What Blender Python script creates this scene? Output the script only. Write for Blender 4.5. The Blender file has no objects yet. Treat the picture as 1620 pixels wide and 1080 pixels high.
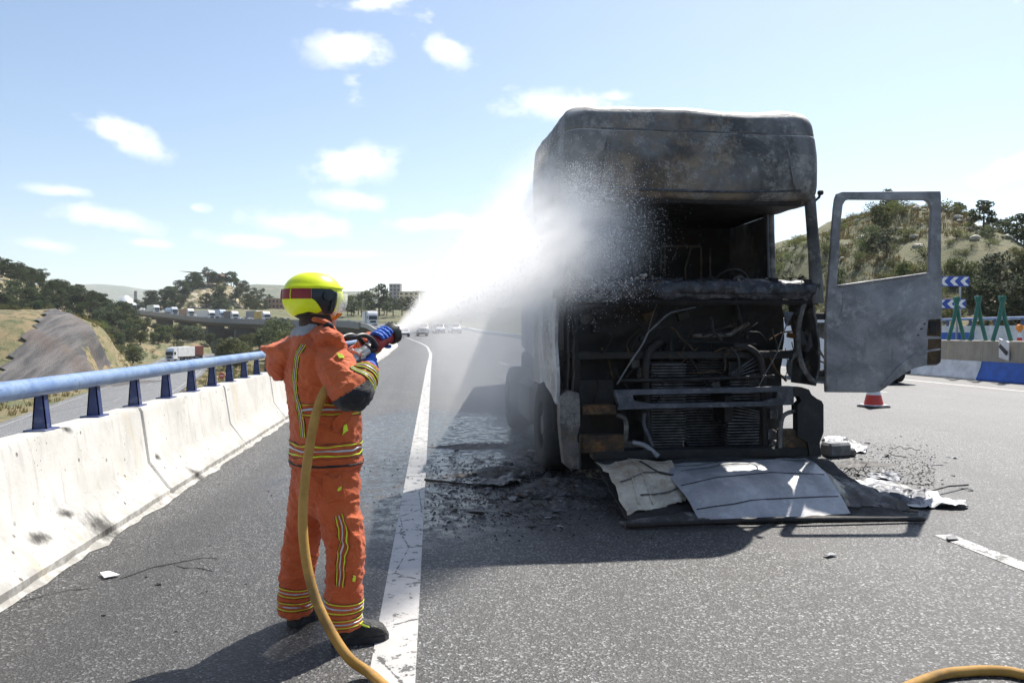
import bpy, bmesh, math, random
from mathutils import Vector, Matrix, noise

scene = bpy.context.scene
COL = scene.collection
R = random.Random(11)
V = Vector
rad = math.radians

# ------------------------------------------------------------------ camera
CAM_H = 1.55
FPX = 1200.0
YAW = math.atan(142 / FPX)
PITCH = math.atan(15 / FPX)
cam_data = bpy.data.cameras.new('camera')
cam = bpy.data.objects.new('camera', cam_data)
COL.objects.link(cam)
cam.location = (0, 0, CAM_H)
cam.rotation_euler = (math.pi / 2 - PITCH, 0, -YAW)
cam_data.sensor_width = 36
cam_data.lens = 36 * FPX / 1620
cam_data.clip_start = 0.05
cam_data.clip_end = 30000
scene.camera = cam

# ------------------------------------------------------------------ sun and sky
SUN = V((0.48, 0.58, 1.0)).normalized()
SUN_EL = math.asin(SUN.z)
SUN_AZ = math.atan2(SUN.x, SUN.y)
world = bpy.data.worlds.new('World')
scene.world = world
world.use_nodes = True
wt = world.node_tree
wt.nodes.clear()
wn, wl = wt.nodes.new, wt.links.new
sky = wn('ShaderNodeTexSky')
sky.sky_type = 'NISHITA'
sky.sun_disc = False
sky.sun_elevation = SUN_EL
sky.sun_rotation = SUN_AZ
sky.altitude = 200
sky.air_density = 1.0
sky.dust_density = 0.9
sky.ozone_density = 1.2
bg = wn('ShaderNodeBackground')
bg.inputs[1].default_value = 0.092
wout = wn('ShaderNodeOutputWorld')
wl(bg.outputs[0], wout.inputs[0])

sun_data = bpy.data.lights.new('sun', 'SUN')
sun_data.energy = 5.0
sun_data.angle = rad(0.53)
sun_data.color = (1.0, 0.95, 0.87)
sun = bpy.data.objects.new('sun', sun_data)
COL.objects.link(sun)
sun.location = SUN * 60
sun.rotation_euler = SUN.to_track_quat('Z', 'Y').to_euler()

scene.view_settings.view_transform = 'Standard'
scene.view_settings.look = 'None'
scene.view_settings.exposure = 0.8
scene.view_settings.gamma = 1.0
scene.view_settings.use_curve_mapping = False
cy = scene.cycles
cy.use_denoising = True
cy.max_bounces = 8
cy.diffuse_bounces = 3
cy.glossy_bounces = 3
cy.transmission_bounces = 4
cy.transparent_max_bounces = 8
cy.volume_bounces = 3
cy.volume_step_rate = 1.0
cy.volume_max_steps = 256
cy.sample_clamp_indirect = 6.0

# ------------------------------------------------------------------ coordinates
CT, ST = math.cos(YAW), math.sin(YAW)
_rot = cam.rotation_euler.to_matrix()
CAMP = V(cam.location)

def ray(px, py):
    return _rot @ V(((px - 810) / FPX, -(py - 540) / FPX, -1.0))

def D(px, py, d):
    """world point at camera depth d"""
    return CAMP + ray(px, py) * d

def G(px, py, z=0.0):
    r = ray(px, py)
    return CAMP + r * ((z - CAMP.z) / r.z)

def Wd(u, v, z=0.0):
    """ground coordinates: u to the right of the line of sight, v along it"""
    return V((u * CT + v * ST, v * CT - u * ST, z))

def UV(X, Y):
    return X * CT - Y * ST, X * ST + Y * CT

# ------------------------------------------------------------------ clouds in the sky
tc = wn('ShaderNodeTexCoord')
def M(op, a, b=None, c=None, clamp=False):
    n = wn('ShaderNodeMath'); n.operation = op; n.use_clamp = clamp
    for i, x in enumerate((a, b, c)):
        if x is None: continue
        if isinstance(x, (int, float)): n.inputs[i].default_value = x
        else: wl(x, n.inputs[i])
    return n.outputs[0]
def smooth01(x, lo, hi, o0=0.0, o1=1.0):
    n = wn('ShaderNodeMapRange'); n.interpolation_type = 'SMOOTHSTEP'
    wl(x, n.inputs[0]); n.inputs[1].default_value = lo; n.inputs[2].default_value = hi
    n.inputs[3].default_value = o0; n.inputs[4].default_value = o1
    return n.outputs[0]
sep = wn('ShaderNodeSeparateXYZ'); wl(tc.outputs['Generated'], sep.inputs[0])
az = M('ARCTAN2', sep.outputs[0], sep.outputs[1])
el = M('ARCSINE', sep.outputs[2])
nz = wn('ShaderNodeTexNoise'); nz.inputs['Scale'].default_value = 9.0; nz.inputs['Detail'].default_value = 9.0
nz.inputs['Roughness'].default_value = 0.62
mp = wn('ShaderNodeMapping'); mp.inputs['Scale'].default_value = (1.0, 1.0, 2.2)
wl(tc.outputs['Generated'], mp.inputs[0]); wl(mp.outputs[0], nz.inputs['Vector'])
nf = wn('ShaderNodeTexNoise'); nf.inputs['Scale'].default_value = 34.0; nf.inputs['Detail'].default_value = 6.0
wl(tc.outputs['Generated'], nf.inputs['Vector'])
wob = M('ADD', M('MULTIPLY', M('SUBTRACT', nz.outputs[0], 0.5), 2.6), M('MULTIPLY', M('SUBTRACT', nf.outputs[0], 0.5), 1.5))
# (azimuth px, elevation px, half width px, half height px, tilt, strength)
CL = [(562, 78, 66, 25, 0.0, 1.0), (706, 80, 46, 24, 0.35, 1.0), (190, 211, 66, 22, 0.35, 1.0),
      (556, 262, 78, 28, -0.15, 1.0), (560, 318, 66, 17, 0.12, .7), (100, 302, 46, 9, 0.0, .6), (165, 346, 78, 19, 0.15, .75),
      (232, 384, 42, 8, 0.05, .55), (75, 388, 40, 10, 0.1, .5), (480, 356, 100, 20, 0.05, .6), (390, 380, 70, 12, 0.05, .6),
      (690, 352, 100, 16, -0.05, .6), (890, 168, 105, 26, -0.05, .8), (315, 329, 16, 6, 0.0, .5), (530, 402, 90, 8, 0.0, .4),
      (1600, 268, 40, 17, -0.2, .9), (970, 152, 32, 11, 0.0, .6)]
dens = None
for (cx, cyp, hw, hh, tl, st) in CL:
    d0 = ray(cx, cyp).normalized()
    a0, e0 = math.atan2(d0.x, d0.y), math.asin(d0.z)
    ce = math.cos(e0)
    k = 1.0 / 1290
    dx = M('MULTIPLY', M('SUBTRACT', az, a0), ce)
    dy = M('SUBTRACT', el, e0)
    ct, st_ = math.cos(tl), math.sin(tl)
    X = M('MULTIPLY', M('SUBTRACT', M('MULTIPLY', dx, ct), M('MULTIPLY', dy, st_)), 1 / (hw * k))
    Yy = M('MULTIPLY', M('ADD', M('MULTIPLY', dx, st_), M('MULTIPLY', dy, ct)), 1 / (hh * k))
    r2 = M('SQRT', M('ADD', M('MULTIPLY', X, X), M('MULTIPLY', Yy, Yy)))
    m = M('MULTIPLY', smooth01(M('ADD', r2, wob), 1.2, 0.15), min(1.0, st * 1.1))
    dens = m if dens is None else M('MAXIMUM', dens, m)
# the rest of the sky: the same kind of small scattered clouds
n2 = wn('ShaderNodeTexNoise'); n2.inputs['Scale'].default_value = 5.0; n2.inputs['Detail'].default_value = 8.0
wl(mp.outputs[0], n2.inputs['Vector'])
gen = M('MULTIPLY', smooth01(n2.outputs[0], 0.66, 0.74), 0.8)
dens = M('MAXIMUM', dens, gen)
mixc = wn('ShaderNodeMix'); mixc.data_type = 'RGBA'
dens = M('MULTIPLY', dens, smooth01(M('ADD', nf.outputs[0], M('MULTIPLY', nz.outputs[0], .6)), .42, .95, .25, 1.0))
wl(dens, mixc.inputs[0]); wl(sky.outputs[0], mixc.inputs[6])
mixc.inputs[7].default_value = (9.4, 9.3, 9.2, 1)
wl(mixc.outputs[2], bg.inputs[0])

# ------------------------------------------------------------------ mesh helper
class MB:
    def __init__(s): s.v = []; s.f = []; s.mi = []
    def add(s, vs, fs, mi=0):
        b = len(s.v); s.v += [V(p) for p in vs]
        for f in fs: s.f.append([b + i for i in f]); s.mi.append(mi)
        return s
    def box(s, c, sz, rot=None, bev=0.0, mi=0):
        c = V(c); h = [x / 2 for x in sz]
        b = min(bev, min(h) * .9)
        if b <= 0:
            vs = [V((x * h[0], y * h[1], z * h[2])) for x in (-1, 1) for y in (-1, 1) for z in (-1, 1)]
            fs = [(0, 1, 3, 2), (4, 6, 7, 5), (0, 4, 5, 1), (2, 3, 7, 6), (0, 2, 6, 4), (1, 5, 7, 3)]
        else:
            vs = []; idx = {}
            for x in (-1, 1):
                for y in (-1, 1):
                    for z in (-1, 1):
                        for ax in range(3):
                            p = [x * (h[0] - b), y * (h[1] - b), z * (h[2] - b)]
                            p[ax] = (x, y, z)[ax] * h[ax]
                            idx[(x, y, z, ax)] = len(vs); vs.append(V(p))
            fs = []
            for ax in range(3):
                o = [i for i in range(3) if i != ax]
                for sg in (-1, 1):
                    q = []
                    for (a, bb) in ((-1, -1), (1, -1), (1, 1), (-1, 1)):
                        t = [0, 0, 0]; t[ax] = sg; t[o[0]] = a; t[o[1]] = bb
                        q.append(idx[(t[0], t[1], t[2], ax)])
                    if (sg > 0) == (ax == 1): q.reverse()
                    fs.append(q)
                for a in (-1, 1):
                    for bb in (-1, 1):
                        t0 = [0, 0, 0]; t1 = [0, 0, 0]
                        t0[ax] = -1; t1[ax] = 1
                        t0[o[0]] = t1[o[0]] = a; t0[o[1]] = t1[o[1]] = bb
                        fs.append([idx[(*t0, o[0])], idx[(*t1, o[0])], idx[(*t1, o[1])], idx[(*t0, o[1])]])
            for x in (-1, 1):
                for y in (-1, 1):
                    for z in (-1, 1):
                        fs.append([idx[(x, y, z, i)] for i in range(3)])
        if rot is not None: vs = [rot @ p for p in vs]
        return s.add([c + p for p in vs], fs, mi)
    def loft(s, rings, cap=True, mi=0, closed=True):
        n = len(rings[0]); b = len(s.v)
        for r in rings: s.v += [V(p) for p in r]
        for i in range(len(rings) - 1):
            for j in range(n if closed else n - 1):
                k = (j + 1) % n
                s.f.append([b + i * n + j, b + i * n + k, b + (i + 1) * n + k, b + (i + 1) * n + j]); s.mi.append(mi)
        if cap and closed:
            s.f.append([b + j for j in range(n)][::-1]); s.mi.append(mi)
            e = b + (len(rings) - 1) * n
            s.f.append([e + j for j in range(n)]); s.mi.append(mi)
        return s
    def tube(s, pts, r, seg=8, cap=True, mi=0, flat=1.0):
        pts = [V(p) for p in pts]; n = len(pts)
        rs = r if isinstance(r, (list, tuple)) else [r] * n
        rings = []; ref = None
        for i, p in enumerate(pts):
            t = (pts[min(i + 1, n - 1)] - pts[max(i - 1, 0)]).normalized()
            if ref is None:
                ref = V((0, 0, 1)) if abs(t.z) < .9 else V((1, 0, 0))
            a = (ref - t * ref.dot(t)).normalized(); ref = a
            b = t.cross(a)
            rings.append([p + (a * math.cos(q) * flat + b * math.sin(q)) * rs[i] for q in [2 * math.pi * j / seg for j in range(seg)]])
        return s.loft(rings, cap, mi)
    def cyl(s, p0, p1, r, seg=16, mi=0): return s.tube([p0, p1], r, seg, True, mi)
    def prism(s, pts, off, mi=0):
        """closed outline (3D points) thickened by vector off"""
        n = len(pts); off = V(off)
        a = [V(p) for p in pts]
        s.add(a + [p + off for p in a], [list(range(n))[::-1], [n + i for i in range(n)]] + [[i, (i + 1) % n, n + (i + 1) % n, n + i] for i in range(n)], mi)
        return s
    def grid(s, fn, nu, nv, mi=0):
        b = len(s.v)
        for j in range(nv + 1):
            for i in range(nu + 1): s.v.append(V(fn(i / nu, j / nv)))
        for j in range(nv):
            for i in range(nu):
                a = b + j * (nu + 1) + i
                s.f.append([a, a + 1, a + nu + 2, a + nu + 1]); s.mi.append(mi)
        return s
    def mesh(s, name, mats=None, off=None, smooth=None):
        me = bpy.data.meshes.new(name)
        vs = s.v if off is None else [p - off for p in s.v]
        me.from_pydata([tuple(p) for p in vs], [], s.f)
        for m in (mats or []): me.materials.append(m)
        if mats and len(mats) > 1: me.polygons.foreach_set('material_index', s.mi)
        bm = bmesh.new(); bm.from_mesh(me)
        bmesh.ops.recalc_face_normals(bm, faces=bm.faces) if not getattr(s, 'keepn', False) else None
        bm.to_mesh(me); bm.free()
        if smooth is not None: shade(me, smooth)
        me.update()
        return me
    def build(s, name, mats, parent=None, off=None, smooth=None):
        if not isinstance(mats, (list, tuple)): mats = [mats]
        o = bpy.data.objects.new(name, s.mesh(name, mats, off, smooth))
        COL.objects.link(o)
        if parent is not None: o.parent = parent
        return o

def shade(me, ang):
    me.polygons.foreach_set('use_smooth', [True] * len(me.polygons))
    if ang < 179: me.set_sharp_from_angle(angle=rad(ang))

def tag(o, label=None, cat=None, group=None, kind=None):
    if label: o['label'] = label
    if cat: o['category'] = cat
    if group: o['group'] = group
    if kind: o['kind'] = kind
    return o
def thing(name, label, cat, loc=(0, 0, 0), rz=0.0, group=None):
    o = bpy.data.objects.new(name, None); COL.objects.link(o)
    o.empty_display_size = .2
    o.location = loc; o.rotation_euler = (0, 0, rz)
    return tag(o, label, cat, group)
def child(name, me, parent):
    o = bpy.data.objects.new(name, me); COL.objects.link(o); o.parent = parent
    return o
def copy_tree(o, parent=None):
    kids = list(o.children)
    c = o.copy(); COL.objects.link(c)
    if parent is not None: c.parent = parent
    for k in kids: copy_tree(k, c)
    return c
def baked(me_or_mb, mods, name='tmp'):
    """evaluate modifiers into a plain mesh"""
    me = me_or_mb.mesh(name) if isinstance(me_or_mb, MB) else me_or_mb
    o = bpy.data.objects.new(name, me); COL.objects.link(o)
    for typ, kw in mods:
        m = o.modifiers.new('m', typ)
        for k, v in kw.items(): setattr(m, k, v)
    dg = bpy.context.evaluated_depsgraph_get(); dg.update()
    out = bpy.data.meshes.new_from_object(o.evaluated_get(dg))
    bpy.data.objects.remove(o); bpy.data.meshes.remove(me)
    return out
def catmull(P, n=8):
    P = [V(p) for p in P]; out = []
    for i in range(len(P) - 1):
        p0, p1, p2, p3 = P[max(i - 1, 0)], P[i], P[i + 1], P[min(i + 2, len(P) - 1)]
        for k in range(n):
            t = k / n
            out.append(0.5 * ((2 * p1) + (p2 - p0) * t + (2 * p0 - 5 * p1 + 4 * p2 - p3) * t * t + (3 * p1 - p0 - 3 * p2 + p3) * t ** 3))
    return out + [P[-1]]
def sstep(x, a, b):
    t = max(0.0, min(1.0, (x - a) / (b - a))); return t * t * (3 - 2 * t)
def fbm(x, y, z=0.0, o=4):
    return noise.fractal(V((x, y, z)), 1.0, 2.0, o)

# ------------------------------------------------------------------ materials
class NT:
    def __init__(s, name):
        s.m = bpy.data.materials.new(name); s.m.use_nodes = True
        s.t = s.m.node_tree; s.b = s.t.nodes['Principled BSDF']; s.out = s.t.nodes['Material Output']
        s.tc = s.t.nodes.new('ShaderNodeTexCoord')
    def n(s, typ): return s.t.nodes.new('ShaderNode' + typ)
    def l(s, a, b): s.t.links.new(a, b)
    def put(s, sock, x):
        if x is None: return
        if hasattr(x, 'is_linked') or hasattr(x, 'links'): s.l(x, sock)
        elif isinstance(x, (tuple, list)) and len(x) == 3 and sock.type == 'RGBA': sock.default_value = (*x, 1)
        else: sock.default_value = x
    def co(s, which='Object', scale=(1, 1, 1), loc=(0, 0, 0), rot=(0, 0, 0)):
        m = s.n('Mapping'); m.inputs['Scale'].default_value = scale; m.inputs['Location'].default_value = loc; m.inputs['Rotation'].default_value = rot
        if which == 'World':
            g = s.n('NewGeometry'); s.l(g.outputs['Position'], m.inputs[0])
        else: s.l(s.tc.outputs[which], m.inputs[0])
        return m.outputs[0]
    def noise(s, scale, detail=4, rough=.55, co=None, dist=0.0):
        n = s.n('TexNoise'); n.inputs['Scale'].default_value = scale; n.inputs['Detail'].default_value = detail
        n.inputs['Roughness'].default_value = rough; n.inputs['Distortion'].default_value = dist
        s.l(co if co is not None else s.tc.outputs['Object'], n.inputs['Vector']); return n.outputs[0]
    def voro(s, scale, feat='F1', co=None, out=0, rnd=1.0):
        n = s.n('TexVoronoi'); n.feature = feat; n.inputs['Scale'].default_value = scale; n.inputs['Randomness'].default_value = rnd
        s.l(co if co is not None else s.tc.outputs['Object'], n.inputs['Vector']); return n.outputs[out]
    def ramp(s, x, stops):
        n = s.n('ValToRGB'); e = n.color_ramp.elements
        while len(e) < len(stops): e.new(.5)
        for i, (p, c) in enumerate(stops):
            e[i].position = p; e[i].color = (*c, 1) if isinstance(c, (tuple, list)) else (c, c, c, 1)
        s.l(x, n.inputs[0]); return n.outputs[0]
    def map(s, x, a, b, c=0.0, d=1.0, smooth=True):
        n = s.n('MapRange'); n.interpolation_type = 'SMOOTHSTEP' if smooth else 'LINEAR'
        s.put(n.inputs[0], x); n.inputs[1].default_value = a; n.inputs[2].default_value = b; n.inputs[3].default_value = c; n.inputs[4].default_value = d
        return n.outputs[0]
    def mth(s, op, a, b=None, clamp=False):
        n = s.n('Math'); n.operation = op; n.use_clamp = clamp
        s.put(n.inputs[0], a); s.put(n.inputs[1], b); return n.outputs[0]
    def mix(s, f, a, b, blend='MIX'):
        n = s.n('Mix'); n.data_type = 'RGBA'; n.blend_type = blend
        s.put(n.inputs[0], f); s.put(n.inputs[6], a); s.put(n.inputs[7], b); return n.outputs[2]
    def sepxyz(s, v):
        n = s.n('SeparateXYZ'); s.l(v, n.inputs[0]); return n.outputs
    def bump(s, h, strength=.3, dist=.02):
        n = s.n('Bump'); n.inputs['Strength'].default_value = strength; n.inputs['Distance'].default_value = dist
        s.l(h, n.inputs['Height']); s.l(n.outputs[0], s.b.inputs['Normal'])
    def set(s, color=None, rough=None, metal=None, spec=None, trans=None, alpha=None, **kw):
        for k, x in (('Base Color', color), ('Roughness', rough), ('Metallic', metal), ('Specular IOR Level', spec), ('Transmission Weight', trans), ('Alpha', alpha)):
            s.put(s.b.inputs[k], x)
        for k, x in kw.items(): s.put(s.b.inputs[k], x)
        return s.m

def simple(name, c, rough=.6, metal=0.0, var=.12, scale=6.0, bump=0.0, spec=None):
    t = NT(name)
    n = t.noise(scale, 5, .6)
    col = t.mix(t.map(n, .3, .7), tuple(x * (1 - var) for x in c), tuple(min(1, x * (1 + var)) for x in c))
    if bump: t.bump(t.noise(scale * 6, 4, .6), bump, .01)
    return t.set(col, rough, metal, spec)
# ================================================================== setting materials
def make_asphalt(name, wet=True, base=1.0):
    t = NT(name)
    co = t.co('World')
    big = t.noise(.35, 4, .6, co); mid = t.noise(3.0, 5, .6, co)
    st = t.voro(95, 'F1', co, 1); cell = t.voro(95, 'F1', co, 0)
    fine = t.noise(110, 3, .7, co)
    sx = t.sepxyz(st)[0]
    col = t.ramp(sx, [(0, .014 * base), (.4, .045 * base), (.72, .12 * base), (.9, .36 * base), (1, .8 * base)])
    col = t.mix(t.map(fine, .3, .7, 0, .6), col, (.075 * base, .073 * base, .07 * base))
    col = t.mix(t.map(big, .35, .7, 0, .35), col, (.11 * base, .105 * base, .1 * base))
    col = t.mix(t.map(mid, .45, .75, 0, .35), col, (.035, .035, .036))
    trk = t.noise(1.0, 3, .5, t.co('World', (1.4, .03, 1)))
    col = t.mix(t.map(trk, .5, .68, 0, .4), col, (.03, .03, .031))
    ptc = t.noise(.6, 7, .7, t.co('World', (1, .5, 1), (5, 2, 0)))
    col = t.mix(t.map(ptc, .55, .6, 0, .22), col, (.12, .115, .11))
    rough = .62
    if wet:
        xyz = t.sepxyz(co)
        def blob(cx, cyy, rx, ry, lo=.55, hi=1.15, amp=.9, sc=1.3):
            dx = t.mth('MULTIPLY', t.mth('SUBTRACT', xyz[0], cx), 1 / rx); dy = t.mth('MULTIPLY', t.mth('SUBTRACT', xyz[1], cyy), 1 / ry)
            r = t.mth('SQRT', t.mth('ADD', t.mth('MULTIPLY', dx, dx), t.mth('MULTIPLY', dy, dy)))
            r = t.mth('ADD', r, t.mth('MULTIPLY', t.mth('SUBTRACT', t.noise(sc, 6, .65, co), .5), amp))
            return t.map(r, hi, lo)
        soot = t.mth('MAXIMUM', blob(2.4, 7.2, 3.2, 2.0), blob(0.9, 8.2, 1.7, 1.6, amp=1.3, sc=2.2))
        soot = t.mth('MULTIPLY', soot, t.map(t.noise(2.6, 6, .7, co), .3, .62))
        soot = t.mth('MAXIMUM', soot, t.mth('MULTIPLY', blob(-1.4, 4.4, 1.2, 3.6), .55))
        col = t.mix(t.mth('MULTIPLY', soot, .85), col, (.014, .013, .013))
        wetm = t.mth('MAXIMUM', blob(.1, 10.5, 1.9, 5.6, amp=.8, sc=.9), blob(1.2, 8.3, 1.7, 1.9, amp=1.0))
        wetm = t.mth('MULTIPLY', wetm, t.map(t.noise(7, 7, .75, co), .38, .6, .15, 1))
        col = t.mix(t.mth('MULTIPLY', wetm, .45), col, (.02, .02, .022))
        rough = t.map(wetm, 0, 1, .6, .13)
        h = t.mix(t.mth('MULTIPLY', wetm, .7), t.mix(.5, cell, fine), (.5, .5, .5))
        t.bump(h, .7, .012)
    else:
        t.bump(t.mix(.5, cell, fine), .6, .012)
    return t.set(col, rough, 0.0, .5)
M_ASPH = make_asphalt('asphalt', True, .62)
M_ASPH2 = make_asphalt('asphalt_far', False, 1.35)

def make_paint(name, wear):
    t = NT(name); co = t.co('World')
    n = t.noise(9, 8, .7, co); f = t.noise(70, 4, .7, co)
    cr = t.voro(3.2, 'DISTANCE_TO_EDGE', t.co('World', (1, .45, 1)))
    crn = t.mth('ADD', cr, t.mth('MULTIPLY', t.mth('SUBTRACT', t.noise(14, 6, .7, co), .5), .12))
    w = t.mth('MAXIMUM', t.map(t.mth('ADD', n, t.mth('MULTIPLY', f, .35)), wear, wear + .06), t.map(crn, .012, .004, 0, 1))
    col = t.mix(w, t.mix(t.noise(4, 5, .6, co), (.31, .305, .295), (.5, .49, .475)), (.07, .068, .065))
    t.bump(f, .35, .006)
    return t.set(col, .6)
M_PAINT = make_paint('road_paint', .74)
M_PAINT2 = make_paint('worn_road_paint', .68)

def make_concrete(name, c=(.5, .46, .38), burns=()):
    t = NT(name); co = t.co('World')
    n = t.noise(1.6, 6, .65, co); f = t.noise(40, 5, .7, co)
    col = t.mix(t.map(n, .3, .7), tuple(x * .84 for x in c), tuple(min(.9, x * 1.12) for x in c))
    # rain streaks and grime running down the face
    streak = t.noise(5, 5, .6, t.co('World', (3, 3, .25)))
    col = t.mix(t.map(streak, .5, .75, 0, .5), col, tuple(x * .5 for x in c))
    yel = t.noise(2.2, 3, .5, t.co('World', (1, 1.4, .3)))
    col = t.mix(t.map(yel, .6, .75, 0, .5), col, (.5, .4, .2))
    # pits, chips and soot spatter
    pit = t.voro(9, 'F1', co, 0)
    pn = t.noise(3, 4, .6, co)
    pm = t.mth('MULTIPLY', t.map(pit, .17, .1), t.map(pn, .5, .6))
    col = t.mix(pm, col, (.12, .11, .1))
    pit2 = t.voro(28, 'F1', co, 0)
    col = t.mix(t.mth('MULTIPLY', t.map(pit2, .2, .1), t.map(t.noise(5, 4, .6, co), .54, .62)), col, (.14, .13, .12))
    pat = t.noise(1.1, 6, .75, co)
    col = t.mix(t.map(pat, .64, .68, 0, .55), col, (.25, .235, .22))
    z = t.sepxyz(co)[2]
    grime = t.mth('MULTIPLY', t.map(z, .2, .02), t.map(t.noise(6, 5, .7, co), .35, .6))
    col = t.mix(t.mth('MULTIPLY', grime, .6), col, (.12, .11, .095))
    if burns:
        xyz = t.sepxyz(co)
        for (px, py, w_, h_) in burns:
            r_ = ray(px, py); P = CAMP + r_ * ((-2.44 - CAMP.x) / r_.x)
            dy = t.mth('MULTIPLY', t.mth('ADD', t.mth('SUBTRACT', xyz[1], P.y), t.mth('MULTIPLY', t.mth('SUBTRACT', xyz[2], P.z), .9)), 1 / w_); dz = t.mth('MULTIPLY', t.mth('SUBTRACT', xyz[2], P.z), 1 / h_)
            r = t.mth('SQRT', t.mth('ADD', t.mth('MULTIPLY', dy, dy), t.mth('MULTIPLY', dz, dz)))
            r = t.mth('ADD', r, t.mth('MULTIPLY', t.mth('SUBTRACT', t.noise(16, 6, .75, t.co('World', (1, 1, .35))), .5), 1.6))
            col = t.mix(t.map(r, 1.0, .1, 0, .93), col, (.02, .018, .016))
    t.bump(t.mix(.35, f, t.map(pit, .0, .2)), .35, .012)
    return t.set(col, .8)
M_CONC = make_concrete('concrete', (.5, .487, .455), [(150, 835, .24, .2), (298, 752, .15, .15), (268, 722, .08, .05), (148, 678, .09, .05), (120, 812, .12, .05), (70, 850, .16, .07)])
M_CONC_B = make_concrete('beige_concrete', (.33, .29, .23))
M_PWHITE = simple('white_painted_concrete', (.62, .62, .62), .7, var=.15, scale=3)
M_PBLUE = simple('blue_painted_concrete', (.02, .1, .42), .6, var=.2, scale=3)
def make_railblue(name, c, worn):
    t = NT(name); co = t.co('World')
    n = t.noise(4, 6, .65, co); sp = t.noise(60, 3, .6, co)
    col = t.mix(t.map(n, .35, .7), c, worn)
    col = t.mix(t.map(sp, .62, .7), col, (.03, .035, .05))
    col = t.mix(t.mth('MULTIPLY', t.map(t.noise(9, 6, .75, co), .6, .66), .8), col, (.16, .1, .06))
    col = t.mix(t.map(t.noise(2, 5, .7, t.co('World', (1, 1, 3))), .55, .7, 0, .25), col, (.4, .42, .45))
    t.bump(sp, .08, .004)
    return t.set(col, .42, .0)
M_RAIL = make_railblue('rail_paint', (.11, .19, .38), (.22, .31, .46))
M_POST = make_railblue('post_paint', (.02, .035, .13), (.05, .07, .19))
M_RUST = simple('rust', (.12, .05, .02), .8, var=.4, scale=12)

# ================================================================== road path
EDGE = [(-2.35, -25, 0), (-2.35, 0, 0), (-2.35, 30, 0), (-2.35, 60, 0), (-2.7, 85, .1), (-4.8, 115, .5), (-8.5, 150, 1.3), (-19, 212, 3.6),
        (-53, 272, 5.0), (-87.7, 322, 6.6), (-124.7, 367, 10.2), (-151, 400, 12.6), (-200, 450, 15)]
PATH = catmull(EDGE, 10)
PN = []
for i, p in enumerate(PATH):
    t_ = PATH[min(i + 1, len(PATH) - 1)] - PATH[max(i - 1, 0)]
    PN.append(V((t_.y, -t_.x, 0)).normalized())
PS = [0.0]
for i in range(1, len(PATH)): PS.append(PS[-1] + (PATH[i] - PATH[i - 1]).length)
def on_path(s, off=0.0, z=0.0):
    s = max(0.0, min(PS[-1] - 1e-4, s)); i = 0
    lo, hi = 0, len(PS) - 1
    while hi - lo > 1:
        m_ = (lo + hi) // 2
        if PS[m_] <= s: lo = m_
        else: hi = m_
    k = (s - PS[lo]) / max(1e-6, PS[lo + 1] - PS[lo])
    p = PATH[lo].lerp(PATH[lo + 1], k); n = PN[lo].lerp(PN[lo + 1], k).normalized()
    return p + n * off + V((0, 0, z))
def path_dir(s): return (on_path(s + .5) - on_path(s - .5)).normalized()
S0 = 25.0          # arc length at Y = 0
def ribbon(mb, s0, s1, o0, o1, z, step=2.0, mi=0):
    n = max(1, int((s1 - s0) / step))
    f = lambda o, s: o(s) if callable(o) else o
    return mb.grid(lambda a, b: on_path(s0 + (s1 - s0) * b, f(o0, s0 + (s1 - s0) * b) * (1 - a) + f(o1, s0 + (s1 - s0) * b) * a, z), 1, n, mi)

tag(ribbon(MB(), 0, 430, -.05, 20.6, 0.0).build('road', M_ASPH), kind='structure')
# painted lines belong to the road: children
road = bpy.data.objects['road']
drift = lambda s: .014 * max(-25, min(55, s - S0))
ribbon(MB(), 5, 330, lambda s: 2.06 + drift(s), lambda s: 2.27 + drift(s), .004, 1.0).build('edge_line', M_PAINT, road)
ribbon(MB(), 5, 330, 17.85, 18.03, .004).build('edge_line', M_PAINT, road)
for off in (6.22, 10.2, 14.1):
    for k in range(-1, 16):
        a = S0 + 5.35 - 4.2 + k * 17.0
        ribbon(MB(), a, a + 4.2, off, off + .15, .004).build('lane_dash', M_PAINT2, road)

# ================================================================== left concrete barrier
PROF = [(0, 0), (0, .075), (-.03, .10), (-.2, .33), (-.265, .80), (-.285, .84), (-.47, .84), (-.5, .80), (-.56, -.3), (0, -.3)]
def barrier_seg(mb, s0, s1, prof=PROF, step=1.0, off=0.0, z=0.0, bev=.012, jit=0.0, mi=None):
    n = max(1, int(round((s1 - s0) / step)))
    rings = []
    ss = [s0, s0 + bev] + [s0 + (s1 - s0) * k / n for k in range(1, n)] + [s1 - bev, s1]
    for q, s in enumerate(ss):
        e = bev if q in (0, len(ss) - 1) else 0.0
        rings.append([on_path(s, o + off - (e if 0 < i < 5 else 0) + (jit * noise.noise(V((s * 2.1, zz * 3, 1))) if 0 < i < 5 else 0), zz + z - (e if i in (4, 5, 6) else 0)) for i, (o, zz) in enumerate(prof)])
    return mb.loft(rings)
bar = thing('concrete_barrier', 'pale concrete safety barrier with chipped sooty faces along the hard shoulder', 'barrier', on_path(S0))
o_b = V(bar.location)
JO = S0 + 1.42
for k in range(-3, 22):
    a = JO + k * 3.02 + 3.02
    barrier_seg(MB(), a + .014, a + 3.02 - .014, bev=.02, jit=.008, step=.5).build('barrier_segment', M_CONC, bar, o_b, 30)
barrier_seg(MB(), JO + 23 * 3.02, 330, step=2.5, bev=0.0).build('barrier_far_run', M_CONC, bar, o_b, 30)
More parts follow.
